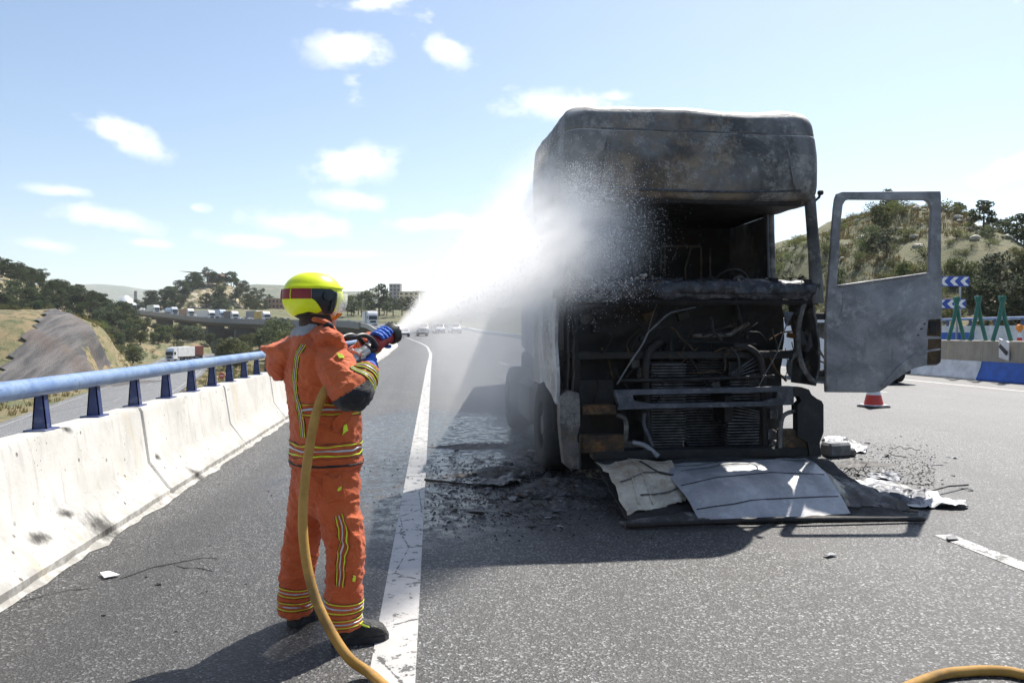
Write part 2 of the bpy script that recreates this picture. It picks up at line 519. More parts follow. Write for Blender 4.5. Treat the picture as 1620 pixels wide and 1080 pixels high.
# mortar dribble along the foot of the barrier
def foot(a, b):
    s = 8 + (80 - 8) * b
    w = .05 + .09 * abs(noise.noise(V((s * 1.7, 3, 0)))) + .04 * noise.noise(V((s * 7, 9, 0)))
    return on_path(s, -.02 + w * a, .075 * (1 - a) ** 1.5 * (.6 + .4 * noise.noise(V((s * 5, 1, 4)))) + .003)
MB().grid(foot, 3, 420).build('mortar_foot', M_CONC, bar, o_b, 180)

# ================================================================== blue hand rail on the barrier
rail = thing('blue_handrail', 'weathered blue tubular handrail on leaning blue posts above the shoulder barrier', 'railing', on_path(S0, -.4, .84))
o_r = V(rail.location)
rr = []
for k in range(150):
    s = 12 + k * (300 / 150 if k > 60 else 1.2) + (0 if k <= 60 else 60 * 1.2 - 60 * 2)
    if s > 300: break
    rr.append(on_path(s, -.39, 1.155))
MB().tube(rr, .068, 18).build('rail', M_RAIL, rail, o_r, 180)
def post(s):
    mb = MB()
    d = path_dir(s); n = V((d.y, -d.x, 0))
    p = on_path(s, -.39, .84)
    # two flanges and a web, wider at the foot, leaning outwards
    for e in (-.03, .03):
        mb.prism([p + d * e + n * .055 + V((0, 0, -.02)), p + d * e - n * .055 + V((0, 0, -.02)), p + d * e - n * .034 + V((0, 0, .27)), p + d * e + n * .025 + V((0, 0, .27))], d * .008)
    mb.prism([p - d * .03 + n * .055 + V((0, 0, -.02)), p + d * .038 + n * .055 + V((0, 0, -.02)), p + d * .038 + n * .025 + V((0, 0, .27)), p - d * .03 + n * .025 + V((0, 0, .27))], -n * .01)
    mb.prism([p - d * .03 - n * .055 + V((0, 0, -.02)), p + d * .038 - n * .055 + V((0, 0, -.02)), p + d * .038 - n * .034 + V((0, 0, .27)), p - d * .03 - n * .034 + V((0, 0, .27))], n * .01)
    po = mb.build('post', M_POST, rail, o_r)
    MB().box(p + V((0, 0, .004)), (.15, .22, .016), Matrix.Rotation(math.atan2(-d.x, d.y), 3, 'Z'), .003).build('base_plate', M_POST, po, o_r)
for k in range(-4, 42):
    post(S0 + 4.05 + k * .9)

# ================================================================== right median barriers
MLOW = [(0, 0), (0, .06), (.03, .09), (.17, .42), (.2, .6), (.9, .6), (1.1, -.2), (0, -.2)]
med = thing('median_barrier', 'low median barrier painted in blue and white blocks under a beige concrete beam', 'barrier', on_path(S0 + 20, 20.15))
o_m = V(med.location)
for k in range(-2, 9):
    a = S0 + 18.6 + k * 4.0
    for kk in (0,):
        barrier_seg(MB(), a + .004, a + 4 - .004, MLOW, 2, 20.15).build('painted_block', M_PBLUE if k % 2 == 0 else M_PWHITE, med, o_m, 30)
    MB().loft([[on_path(s, 20.37 + o, z) for (o, z) in ((0, .602), (.02, 1.25), (.04, 1.27), (.55, 1.27), (.57, .602))] for s in (a + .006, a + 2, a + 4 - .006)]).build('beam', M_CONC_B, med, o_m, 30)
barrier_seg(MB(), S0 + 54.6, 230, MLOW, 4, 20.15).build('barrier_far_run', M_PWHITE, med, o_m, 30)
med2 = thing('far_median_barrier', 'white and blue barrier beyond the median with a blue rail on top', 'barrier', on_path(S0 + 20, 26.5, .6))
o_2 = V(med2.location)
P2 = [(0, 0), (0, .1), (.15, .45), (.2, 1.0), (.24, 1.04), (.45, 1.04), (.5, 1.0), (.6, -.3), (0, -.3)]
for k in range(-2, 9):
    a = S0 + 15 + k * 4.0
    sg = barrier_seg(MB(), a + .004, a + 3.996, P2, 2, 26.5, .78).build('barrier_segment', M_PWHITE, med2, o_2, 30)
    if k % 2 == 0:
        MB().loft([[on_path(s, 26.5 + o, z + .78) for (o, z) in ((-.004, 0.1), (.146, .45), (.176, .75), (.19, .75), (.16, .45), (.01, .1))] for s in (a + .01, a + 2, a + 3.99)]).build('blue_band', M_PBLUE, sg, o_2)
MB().tube([on_path(S0 + 23.1 + k, 26.85, 2.13) for k in range(0, 30)], .06, 10).build('rail', M_RAIL, med2, o_2, 180)
for k in range(0, 20):
    p = on_path(S0 + 24.0 + k * 1.5, 26.85, 1.95)
    MB().box(p, (.08, .12, .3), None, .01).build('post', M_POST, med2, o_2)

# ================================================================== terrain
def path_at_y(Y):
    for i in range(1, len(PATH)):
        if PATH[i].y >= Y:
            a, b = PATH[i - 1], PATH[i]
            return a.lerp(b, (Y - a.y) / (b.y - a.y))
    return PATH[-1]
def hill_r(u, v):
    # rocky scrub hill right of the motorway
    crest = [(-40, -2), (0, 0), (22, 4), (31, 8.5), (40, 13), (47, 16.3), (52, 16.3), (57, 11.6), (62, 7.6), (70, 6.0), (90, 6.5), (140, 12), (260, 18)]
    for i in range(1, len(crest)):
        if u <= crest[i][0] or i == len(crest) - 1:
            a, b = crest[i - 1], crest[i]
            k = max(0, min(1, (u - a[0]) / (b[0] - a[0]))); c = a[1] + (b[1] - a[1]) * sstep(k, 0, 1); break
    up = sstep(v, 48, 100)
    dn = 1 - .75 * sstep(v, 112, 220)
    return c * up * dn
def ter_r(X, Y):
    u, v = UV(X, Y)
    pz = path_at_y(max(-20, min(395, Y)))
    off = X - pz.x
    base = pz.z - .25 + 1.0 * sstep(off, 20.4, 22)
    h = hill_r(u, v)
    h += .9 * fbm(u * .08, v * .08, 2) * sstep(off, 36, 55) + .35 * fbm(u * .35, v * .35, 5) * sstep(off, 36, 50)
    return base + h * sstep(off, 36, 50) + max(0, off - 120) * .02
def xr(a): return a ** 1.9
def make_ter_r():
    def fn(a, b):
        Y = -30 + 430 * (b ** 1.25)
        p = path_at_y(Y)
        X = p.x + 1.0 + (300) * (a ** 1.5)
        return (X, Y, ter_r(X, Y))
    return MB().grid(fn, 150, 150)
def make_scrub(name, soil, grass, dark, sc=1.0):
    t = NT(name); co = t.co('World')
    n = t.noise(.12 * sc, 6, .65, co); m = t.noise(.9 * sc, 6, .7, co); f = t.noise(7 * sc, 4, .7, co)
    col = t.mix(t.map(n, .48, .68), grass, soil)
    col = t.mix(t.map(m, .5, .62), col, dark)
    col = t.mix(t.map(f, .35, .75, 0, .5), col, tuple(x * .55 for x in grass))
    rk = t.noise(.5 * sc, 7, .75, co)
    col = t.mix(t.map(rk, .64, .68), col, (.42, .37, .29))
    t.bump(t.mix(.5, f, m), .8, .25)
    return t.set(col, .9)
M_SCRUB_R = make_scrub('dry_scrub', (.2, .16, .08), (.115, .115, .045), (.05, .06, .022))
tag(make_ter_r().build('hillside', M_SCRUB_R, None, None, 180), kind='structure')
# opposite carriageway
def opp(a, b):
    s = 2 + 200 * b
    p = on_path(s, 27.2 + 9.5 * a)
    return (p.x, p.y, p.z + .80)
tag(MB().grid(opp, 1, 60).build('opposite_carriageway', M_ASPH2), kind='structure')

# left valley: cut slope, wooded hill, knoll
LR = [(-20, 5, -6.7), (-27, 30, -6.7), (-36, 57, -6.7), (-44, 80, -6.7), (-56, 116, -6.7), (-73, 165, -6.7), (-94, 214, -6.6), (-103, 250, -6.2), (-92, 300, -6)]
LRP = catmull(LR, 10)
def lr_dist(u, v):
    best = 1e9
    for i in range(0, len(LRP), 2):
        q = LRP[i]; d = (q.x - u) ** 2 + (q.y - v) ** 2
        if d < best: best = d
    return math.sqrt(best)
def lr_u(v):
    for i in range(1, len(LRP)):
        if LRP[i].y >= v:
            a, b = LRP[i - 1], LRP[i]; return a.x + (b.x - a.x) * (v - a.y) / max(1e-6, b.y - a.y)
    return LRP[-1].x
def mound(u, v):
    # cut embankment with a rounded end: ridge running off to the left
    cu, cv = -80.0, 128.0
    du = u - cu; dv = v - cv
    e = math.hypot(max(0, du) / 24.0, dv / 38.0) if du > 0 else math.hypot(du / 150, dv / 38.0)
    return max(0.0, 1 - e)
def ter_l(u, v):
    X = u * CT + v * ST; Y = v * CT - u * ST
    p = path_at_y(max(-20, min(395, Y)))
    dro = p.x - X                       # distance left of the barrier foot
    z = -7.1
    z += 6.2 * (1 - sstep(dro, .5, 12)) * (1 - sstep(Y, 150, 200))
    z += 16.0 * sstep(mound(u, v), 0.0, .95) * .78
    # wooded hill on the left
    r = math.hypot((u + 215) / 85, (v - 275) / 90)
    z += 38 * max(0, 1 - r) ** 1.0 * (1 if r < 1 else 0)
    # knoll behind the viaduct
    r = math.hypot((u + 186) / 44, (v - 470) / 60)
    z += 19 * sstep(1 - r, 0, .9)
    # plain rising to the far side
    z += 17 * sstep(v, 290, 520) + 22 * sstep(v, 500, 900)
    z += 5.0 * sstep(v, 165, 260) * sstep(lr_dist(u, v), 8, 24)
    # valley-side bank right of the lower road up to the motorway
    w = sstep(lr_dist(u, v), 7.5, 20)
    z += (1.2 * fbm(u * .05, v * .05, 7) + .5 * fbm(u * .25, v * .25, 3)) * w
    if v < 300:
        k = 1 - sstep(lr_dist(u, v), 6.5, 11)
        z = z * (1 - k) + -6.95 * k
    return z
def make_left():
    def fn(a, b):
        v = -25 + 925 * (b ** 1.35)
        u0 = UV(path_at_y(max(-20, min(399, v))).x - .45, v)[0]
        # right limit: just outside the barrier, moving with the road
        Yg = v
        for _ in range(4):
            px_ = path_at_y(max(-20, min(399, Yg))).x - .45
            u0 = (px_ - v * ST) / CT
            Yg = v * CT - u0 * ST
        if v > 190: u0 = u0 + (v - 190) * 1.2
        u = u0 - 440 * (a ** 1.15)
        return Wd(u, v, ter_l(u, v))
    return MB().grid(fn, 150, 190)
def make_left_mat():
    t = NT('valley_ground'); co = t.co('World')
    n = t.noise(.1, 6, .65, co); m = t.noise(.7, 6, .7, co); f = t.noise(5, 4, .7, co)
    col = t.mix(t.map(n, .4, .6), (.12, .125, .05), (.26, .19, .1))
    col = t.mix(t.map(m, .48, .62), col, (.07, .085, .03))
    col = t.mix(t.map(f, .4, .75, 0, .4), col, (.1, .1, .05))
    rk = t.noise(.28, 8, .75, co); z = t.sepxyz(co)[2]
    col = t.mix(t.mth('MULTIPLY', t.map(rk, .5, .56), t.map(z, 5, 14)), col, (.52, .45, .34))
    t.bump(t.mix(.5, f, m), .9, .4)
    return t.set(col, .9)
tag(make_left().build('valley', make_left_mat(), None, None, 180), kind='structure')
# the bare cut face, a skin over the mound
def make_cut_mat():
    t = NT('cut_slope'); co = t.co('World')
    st = t.noise(.8, 7, .7, t.co('World', (1, .1, .1))); g = t.noise(.06, 4, .6, co); f = t.noise(6, 5, .7, co); fm = t.noise(1.3, 6, .7, co)
    ru = t.noise(2.0, 5, .65, t.co('World', (1, .07, .07)))
    col = t.mix(t.map(st, .35, .65), (.06, .06, .064), (.19, .175, .17))
    col = t.mix(t.map(g, .5, .66, 0, .6), col, (.17, .11, .08))
    col = t.mix(t.map(ru, .62, .7, 0, .5), col, (.24, .17, .12))
    col = t.mix(t.map(f, .4, .7, 0, .35), col, (.06, .055, .055))
    col = t.mix(t.map(fm, .60, .66), col, (.1, .115, .04))
    t.bump(t.mix(.5, f, st), 1.0, .6)
    return t.set(col, .9)
def make_cut():
    mb = MB(); n = 0
    us = [-125 + k * 1.0 for k in range(0, 75)]; vs = [84 + k * 1.1 for k in range(0, 42)]
    idx = {}
    for i, u in enumerate(us):
        for j, v in enumerate(vs):
            mm = mound(u, v)
            edge = .10 + .035 * fbm(u * .15, v * .15, 3)
            q_ = 810 + FPX * u / v, 525 - (ter_l(u, v) - CAM_H) * FPX / v
            if mm > edge and v < 130 + 2 * fbm(u * .2, 1) and q_[1] > 489 + (68 - q_[0]) * 1.25 + 8 * fbm(u * .3, v * .3, 9):
                rill = .22 * noise.noise(V((u * .55 + v * .12, 0, 5))) * sstep(mm, .1, .3)
                idx[(i, j)] = len(mb.v); mb.v.append(Wd(u, v, ter_l(u, v) + .28 + rill))
    for i in range(len(us) - 1):
        for j in range(len(vs) - 1):
            q = [(i, j), (i + 1, j), (i + 1, j + 1), (i, j + 1)]
            if all(k in idx for k in q): mb.f.append([idx[k] for k in q]); mb.mi.append(0)
    return mb
tag(make_cut().build('cut_slope', make_cut_mat(), None, None, 180), kind='structure')
# lower road
def lroad(w0, w1, z, v0=0, v1=1):
    def fn(a, b):
        k = (v0 + (v1 - v0) * b) * (len(LRP) - 1); i = min(int(k), len(LRP) - 2); p = LRP[i].lerp(LRP[i + 1], k - i)
        t_ = LRP[i + 1] - LRP[i]; n_ = V((t_.y, -t_.x, 0)).normalized()
        q = p + n_ * (w0 + (w1 - w0) * a)
        return Wd(q.x, q.y, p.z + z)
    return fn
lo = tag(MB().grid(lroad(-6, 6, .0), 2, 120).build('lower_road', M_ASPH2, None, None, 180), kind='structure')
for w in (-5.2, 5.0): MB().grid(lroad(w, w + .18, .03), 1, 120).build('edge_line', M_PAINT2, lo)
for k in range(24): MB().grid(lroad(-.07, .07, .03, k / 24, k / 24 + .018), 1, 3).build('lane_dash', M_PAINT2, lo)

# far ground and hills
def far_mat(name, c1, c2):
    t = NT(name); co = t.co('World')
    n = t.noise(.01, 6, .6, co); m = t.noise(.05, 5, .7, co)
    return t.set(t.mix(t.map(m, .4, .6), t.mix(t.map(n, .4, .6), c1, c2), tuple(x * .6 for x in c1)), .95)
M_FAR = far_mat('far_ground', (.07, .085, .035), (.17, .15, .08))
def farfn(a, b):
    an = rad(-62 + 124 * a); r = 380 + 6200 * b ** 1.6
    u, v = r * math.sin(an), r * math.cos(an)
    z = -14 + .052 * max(0, r - 500) * .55 + 16 * sstep(r, 400, 900)
    n1 = fbm(u * .0016 + 3, v * .0016, 1, 5)
    z += 30 * n1 * sstep(r, 900, 2000)
    ridge = math.exp(-((r - 2600) / 600) ** 2)
    ang = math.degrees(an)
    z += ridge * (78 + 16 * fbm(an * 9, 2, 2, 4)) * sstep(ang, -22.5, -18.5)
    z += math.exp(-((r - 5600) / 700) ** 2) * (140 + 20 * fbm(an * 7, 5, 1, 4))
    return Wd(u, v, z)
tag(MB().grid(farfn, 220, 90).build('hills', M_FAR, None, None, 180), kind='structure')
tag(MB().grid(lambda a, b: Wd(-9000 + 18000 * a, -400 + 9400 * b, -16), 8, 8).build('ground', M_FAR), kind='structure')
# ================================================================== burnt metal
def make_burnt(name, dark, mid, ash, rust, rust_amt=.5, ash_amt=.5, sc=1.0, rough=.65, metal=.15, sunlit_ash=False, flk=.35):
    t = NT(name); co = t.co('Object')
    a = t.noise(1.3 * sc, 6, .65, co, .6); b = t.noise(5 * sc, 7, .7, co); c = t.noise(24 * sc, 5, .7, co); d = t.noise(.8 * sc, 5, .6, t.co('Object', (1, 1, 1), (7, 3, 1)))
    run = t.noise(4 * sc, 5, .6, t.co('Object', (2.2, 2.2, .3)))
    col = t.mix(t.map(a, .35, .68), dark, mid)
    col = t.mix(t.mth('MULTIPLY', t.map(b, .5, .68), ash_amt), col, ash)
    col = t.mix(t.mth('MULTIPLY', t.mth('MULTIPLY', t.map(d, .5, .62), t.map(b, .4, .6)), rust_amt), col, rust)
    col = t.mix(t.map(run, .56, .74, 0, .55), col, dark)
    col = t.mix(t.map(c, .55, .8, 0, .4), col, tuple(min(1, x * 1.8) for x in mid))
    if sunlit_ash:
        g = t.n('NewGeometry'); up_ = t.sepxyz(g.outputs['Normal'])[2]
        col = t.mix(t.mth('MULTIPLY', t.map(up_, .25, .7), t.map(b, .35, .55, .4, 1)), col, (.46, .44, .41))  # upward faces whitened: pale ash, with the sunlit roof edge painted in
    fl = t.voro(22 * sc, 'DISTANCE_TO_EDGE', t.co('Object'), 0); fm = t.noise(3 * sc, 5, .7, t.co('Object', (1, 1, 1), (2, 9, 4)))
    flake = t.mth('MULTIPLY', t.map(fl, .02, .08), t.map(fm, .52, .6))
    col = t.mix(t.mth('MULTIPLY', flake, flk), col, ash)
    t.bump(t.mix(.5, t.mix(.6, b, c), t.mix(.6, (.5, .5, .5), t.map(flake, 0, 1, .4, .9))), .5, .012)
    return t.set(col, t.map(b, .3, .7, rough - .12, rough + .15), metal)
SOOT = make_burnt('soot_black', (.006, .006, .006), (.014, .013, .013), (.045, .043, .042), (.05, .022, .008), .35, .3, 2.0, .7, 0)
BURNT = make_burnt('burnt_panel', (.03, .028, .027), (.12, .116, .112), (.3, .29, .275), (.14, .085, .04), .6, .6, 1.0, .6, .1)
ROOFM = make_burnt('ash_grey_roof', (.05, .048, .047), (.2, .195, .19), (.42, .41, .385), (.2, .13, .065), .6, .6, 1.0, .6, .1, True)
ASHY = make_burnt('ash_grey_steel', (.07, .07, .074), (.15, .15, .158), (.3, .3, .3), (.13, .07, .03), .3, .55, 1.2, .5, .35)
DOORM = make_burnt('scorched_door_steel', (.13, .13, .138), (.29, .29, .302), (.46, .46, .46), (.16, .11, .07), .2, .6, 1.5, .6, .05, False, .1)
RUSTY = make_burnt('rusted_bracket', (.02, .015, .012), (.09, .05, .02), (.2, .14, .07), (.22, .10, .03), .9, .4, 2.0, .8, .1)
STEELB = make_burnt('bluish_burnt_steel', (.03, .034, .045), (.085, .092, .115), (.19, .2, .225), (.1, .06, .03), .2, .5, 1.6, .5, .35)
SCUT = make_burnt('sooty_scuttle', (.012, .012, .014), (.05, .052, .062), (.16, .165, .185), (.08, .04, .02), .3, .6, 3.0, .45, .3)
PALE = make_burnt('pale_scorched_paint', (.12, .12, .125), (.42, .42, .43), (.62, .62, .62), (.25, .18, .1), .3, .8, .9, .45, .1)
CREAM = make_burnt('cream_scorched_plastic', (.2, .17, .13), (.5, .45, .36), (.6, .56, .48), (.15, .08, .03), .5, .7, 1.5, .6, 0)
FINM = simple('radiator_fin', (.1, .1, .107), .5, .3, .7, 12)
TYRE = simple('charred_tyre', (.016, .016, .016), .85, 0, .5, 14, .5)
RIMM = simple('sooty_rim', (.05, .048, .045), .6, .4, .4, 9)
RUB = simple('hose_rubber', (.03, .03, .03), .7, 0, .3, 10)

TR = V((2.62, 7.05, 0))
truck = thing('burnt_truck', 'burnt out lorry cab with no glass, open driver door and exposed radiators', 'truck', TR)
def TP(px, py, yl=0.0):
    r = ray(px, py); return CAMP + r * ((TR.y + yl - CAMP.y) / r.y) - TR
def tpart(mb, name, mat, sm=30, parent=truck): return mb.build(name, mat, parent, None, sm)
def solid(mb, th, name, mat, sm=40, parent=truck, bev=0):
    me = baked(mb, [('SOLIDIFY', dict(thickness=th, offset=0.0))])
    me.materials.append(mat if not isinstance(mat, list) else mat[0]); shade(me, sm)
    return child(name, me, parent)

# ---- roof cap: plan contour x height
HW = 1.265
def contour(a, ins, yf, rc=.30):
    # a 0..1 from rear left round the front to rear right
    w = HW - ins
    L1 = 2.15 - yf - rc; La = rc * math.pi / 2; Lf = 2 * (w - rc); T = 2 * L1 + 2 * La + Lf
    s = a * T
    if s < L1: return V((-w, 2.15 - s, 0))
    s -= L1
    if s < La: q = s / rc; return V((-w + rc - rc * math.cos(q), yf + rc - rc * math.sin(q), 0))
    s -= La
    if s < Lf: return V((-w + rc + s, yf, 0))
    s -= Lf
    if s < La: q = s / rc; return V((w - rc + rc * math.sin(q), yf + rc - rc * math.cos(q), 0))
    s -= La
    return V((w, yf + rc + s, 0))
LEV = [(2.83, .02, .13), (2.86, .008, .045), (2.92, .0, -.002), (3.0, 0, -.02), (3.15, .0, -.02), (3.3, .0, -.012), (3.44, .006, .008), (3.462, .01, .014), (3.472, .026, .034), (3.482, .012, .02), (3.56, .018, .032), (3.64, .026, .05), (3.69, .04, .085), (3.73, .075, .17), (3.76, .15, .32), (3.782, .3, .5), (3.795, .7, .85)]
def roof_fn(a, b):
    k = b * (len(LEV) - 1); i = min(int(k), len(LEV) - 2); f = k - i
    z, ins, yf = [LEV[i][q] * (1 - f) + LEV[i + 1][q] * f for q in range(3)]
    p = contour(a, ins, yf, .15 if z < 3.6 else .15 + (z - 3.6) * .8)
    p.z = z + max(0, p.y - .3) * .035
    d = .012 * noise.noise(V((p.x * 1.7, p.y * 1.7, p.z * 2.3))) + .008 * noise.noise(V((p.x * 5, p.y * 5, p.z * 5)))
    amp = 1.0 + 2.0 * sstep(z, 3.5, 3.7)
    p.y += d * amp; p.z += d * .8 * amp
    # a dented crown
    p.z -= .02 * math.exp(-((p.x - .55) / .3) ** 2) * sstep(z, 3.55, 3.7)
    return p
mb = MB().grid(roof_fn, 120, 60)
# crown closing the top
def crown(a, b):
    x0 = roof_fn(a, 1.0)
    ctr = V((0, 1.6, 3.85))
    p = x0.lerp(ctr, b); p.z += .012 * noise.noise(V((p.x * 3, p.y * 3, 7)))
    return p
mb.grid(crown, 120, 6)
roof = solid(mb, .02, 'roof_cap', ROOFM, 60)
# vertical seams where the corner panels meet the front panel
for xx in (-.955, .975):
    tpart(MB().tube([V((xx * (1 - .03 * k), [-.045, -.045, -.025, .015, .06, .115][k], [2.9, 3.1, 3.3, 3.45, 3.57, 3.65][k])) for k in range(6)], .011, 6), 'corner_seam', ASHY, 180, roof)
tpart(MB().tube([V((-.94 + 1.9 * k / 30, .012 + .008 * noise.noise(V((k * .7, 0, 0))), 3.475 + .008 * noise.noise(V((k * .4, 3, 0))))) for k in range(31)], .012, 6), 'roof_seam', ASHY, 180, roof)
# burnt sun-visor frame under the roof
tpart(MB().tube([V((-1.0 + 2.05 * k / 16, -.01 + .015 * noise.noise(V((k * .8, 1, 0))), 2.93 - .03 * math.sin(k / 16 * math.pi))) for k in range(17)], .012, 6), 'visor_wire', STEELB, 180)
tpart(MB().tube([V((-1.1 + 2.2 * k / 16, .1, 2.82 + .012 * noise.noise(V((k * .6, 5, 0))))) for k in range(17)], .03, 8), 'windscreen_header', SOOT, 180)
# headlining
tpart(MB().box((0, 1.15, 2.86), (2.44, 1.9, .04), None, .01), 'headlining', SOOT)
# small lamp bracket at the roof corner
tpart(MB().tube([TP(1289, 318, .12), TP(1296, 312, .1), TP(1297, 306, .1)], .013, 6).box(TP(1298, 305, .1), (.05, .05, .045), None, .01), 'marker_lamp', SOOT)

# ---- pillars and side walls
def pillar(name, pts, r, mat, flat=1.0): return tpart(MB().tube(pts, r, 10, True, 0, flat), name, mat, 60)
pillar('a_pillar', [TP(1281, 312, .14), TP(1284, 350, .11), TP(1288, 400, .07), TP(1291, 450, .04), TP(1292, 480, .04)], [.055, .055, .058, .065, .065], BURNT)
pillar('a_pillar', [V((-1.12, .18, 2.86)), V((-1.16, .12, 2.6)), V((-1.2, .07, 2.3)), V((-1.22, .05, 2.0)), V((-1.22, .05, 1.85))], [.055, .055, .06, .07, .07], SOOT)
pillar('b_pillar', [V((1.2, .98, 2.84)), V((1.22, .98, 2.4)), V((1.235, .98, 1.9)), V((1.24, .98, 1.2))], .05, BURNT)
pillar('b_pillar_trim', [V((1.15, .93, 2.84)), V((1.165, .93, 2.4)), V((1.18, .93, 1.96))], .018, STEELB)
def sheet(fn, nu, nv, th, name, mat, sm=60): return solid(MB().grid(fn, nu, nv), th, name, mat, sm)
def wav(p, a=.012, s=2.0):
    d = noise.noise(p * s) * a + noise.noise(p * s * 3) * a * .4
    return p + V((d, d * .5, 0))
sheet(lambda a, b: wav(V((1.25, 1.0 + 1.15 * a, .95 + 1.9 * b))), 10, 14, .03, 'side_panel', BURNT)
sheet(lambda a, b: wav(V((-1.25, .95 + 1.2 * a, .95 + 1.9 * b))), 10, 14, .03, 'side_panel', PALE)
# passenger door skin: pale, buckled, hanging on the side towards the shoulder
def pdoor(a, b):
    z = .86 + 1.22 * b
    y = .12 + .86 * a - .05 * (1 - b)
    x = -1.29 - .035 * math.sin(b * 2.6) - .05 * (1 - a) * (1 - b) ** 2
    if a < .15: y -= .03 * math.sin(b * 7)
    return wav(V((x, y, z + .12 * a * (1 - b))), .02, 2.5)
pd = sheet(pdoor, 12, 18, .03, 'passenger_door', PALE)
solid(MB().grid(lambda a, b: wav(V((-1.235, .06 + .2 * a - .05 * math.sin(b * 3), .95 + 1.2 * b)), .03, 3), 5, 16), .015, 'door_edge', SOOT, 60, pd)
# ripped corner metal by the mirror
for k, (px, py) in enumerate([(893, 440), (884, 462), (900, 478), (889, 490), (908, 470), (887, 455)]):
    p = TP(px, py, .02 + .03 * k)
    q = [p + V((R.uniform(-.06, .06), R.uniform(-.04, .04), R.uniform(-.07, .07))) for _ in range(4)]
    tpart(MB().prism(q, (.004, .012, .002)), 'torn_flap', ASHY if k % 2 else SOOT)
# rear wall with pressed panels
tpart(MB().box((0, 2.17, 1.9), (2.5, .03, 1.96), None, .005), 'rear_wall', SOOT)
rw = bpy.data.objects['rear_wall']
for cx, w, z0, z1 in ((-.75, .62, 2.05, 2.62), (-.05, .5, 1.95, 2.66), (.6, .52, 2.0, 2.62)):
    mb = MB(); r_ = .014
    c = [V((cx - w / 2, 2.14, z0)), V((cx + w / 2, 2.14, z0)), V((cx + w / 2, 2.14, z1)), V((cx - w / 2, 2.14, z1))]
    for i in range(4): mb.tube([c[i], c[(i + 1) % 4]], r_, 6)
    tpart(mb, 'pressed_frame', BURNT, 60, rw)
for k in range(7):
    x = -1.0 + k * .33
    tpart(MB().tube([V((x, 2.1, 2.0)), V((x + R.uniform(-.05, .05), 2.08, 2.35)), V((x + R.uniform(-.08, .08), 2.1, 2.6))], .012, 6), 'hanging_strap', BURNT, 60)
# cab floor and seat skeletons
tpart(MB().box((0, 1.2, 1.32), (2.44, 1.9, .08), None, .01), 'cab_floor', SOOT)
for x in (-.62, .62):
    mb = MB()
    for dx in (-.22, .22):
        mb.tube([V((x + dx, .85, 1.45)), V((x + dx, 1.3, 1.5)), V((x + dx * .9, 1.45, 2.0)), V((x + dx * .6, 1.5, 2.2))], .018, 6)
    for z in (1.6, 1.75, 1.9, 2.05): mb.tube([V((x - .21, 1.38 + (z - 1.5) * .14, z)), V((x + .21, 1.38 + (z - 1.5) * .14, z))], .008, 5)
    mb.box((x, 1.1, 1.42), (.46, .5, .08), None, .02)
    tpart(mb, 'seat_frame', SOOT)
tpart(MB().tube([V((.62, .35, 1.55)), V((.62, .6, 1.95)), V((.62, .66, 2.03))], .03, 8).tube([V((.62 + .2 * math.cos(q), .66 - .08 * math.sin(q), 2.03 + .18 * math.sin(q))) for q in [i * math.pi / 8 for i in range(17)]], .014, 6), 'steering_column', SOOT)

# ---- scuttle beam below the windscreen
def scut(a, b):
    px = 903 + 393 * a
    prof = [(471, .03), (463, .005), (462, -.012), (449, -.004), (444, .03), (443, .35)]
    k = b * 5; i = min(int(k), 4); f = k - i
    py = prof[i][0] * (1 - f) + prof[i + 1][0] * f; yl = prof[i][1] * (1 - f) + prof[i + 1][1] * f
    p = TP(px, py + 4 * (a - .5), yl)
    p += V((0, .025 * noise.noise(V((a * 11, b * 2.5, 0))) + .02 * noise.noise(V((a * 40, b * 6, 2))), .03 * noise.noise(V((a * 14, b * 3, 4)))))
    return p
sheet(scut, 110, 14, .015, 'scuttle_beam', SCUT)
sheet(lambda a, b: TP(905 + 388 * a, 476 + 5 * b + 2 * noise.noise(V((a * 8, b, 1))), .02 + .03 * b), 30, 2, .025, 'lower_beam', SOOT)
# ash and rubble on the scuttle
for k in range(46):
    px = R.choice([R.uniform(925, 1040), R.uniform(1040, 1290)])
    p = TP(px, R.uniform(438, 446), R.uniform(.0, .2)); s_ = R.uniform(.02, .06)
    q = [p + V((R.uniform(-1, 1) * s_ * 1.6, R.uniform(-1, 1) * s_, R.uniform(-.4, .6) * s_)) for _ in range(5)]
    bm = bmesh.new()
    for x in q: bm.verts.new(x)
    bm.verts.new(p + V((0, 0, -s_)))
    bmesh.ops.convex_hull(bm, input=bm.verts)
    me = bpy.data.meshes.new('scuttle_rubble'); bm.to_mesh(me); bm.free()
    me.materials.append(R.choice([SOOT, SOOT, BURNT, PALE if px < 1040 else SOOT, STEELB])); child('scuttle_rubble', me, truck)

# ---- firewall, engine and clutter behind the missing grille
def fw(a, b):
    p = V((-1.18 + 2.36 * a, .62, .42 + 1.5 * b))
    p.y += .10 * noise.noise(p * 2.2) + .04 * noise.noise(p * 7); return p
sheet(fw, 50, 34, .03, 'firewall', SOOT)
mb = MB()
for x in (-.42, .42):
    tpart(MB().box((x, 3.0, .78), (.09, 5.6, .27), None, .01), 'chassis_rail', SOOT)
tpart(MB().box((0, 1.5, .75), (.72, 1.2, .8), None, .08).box((0, 1.3, 1.2), (.5, .9, .25), None, .05), 'engine_block', SOOT)
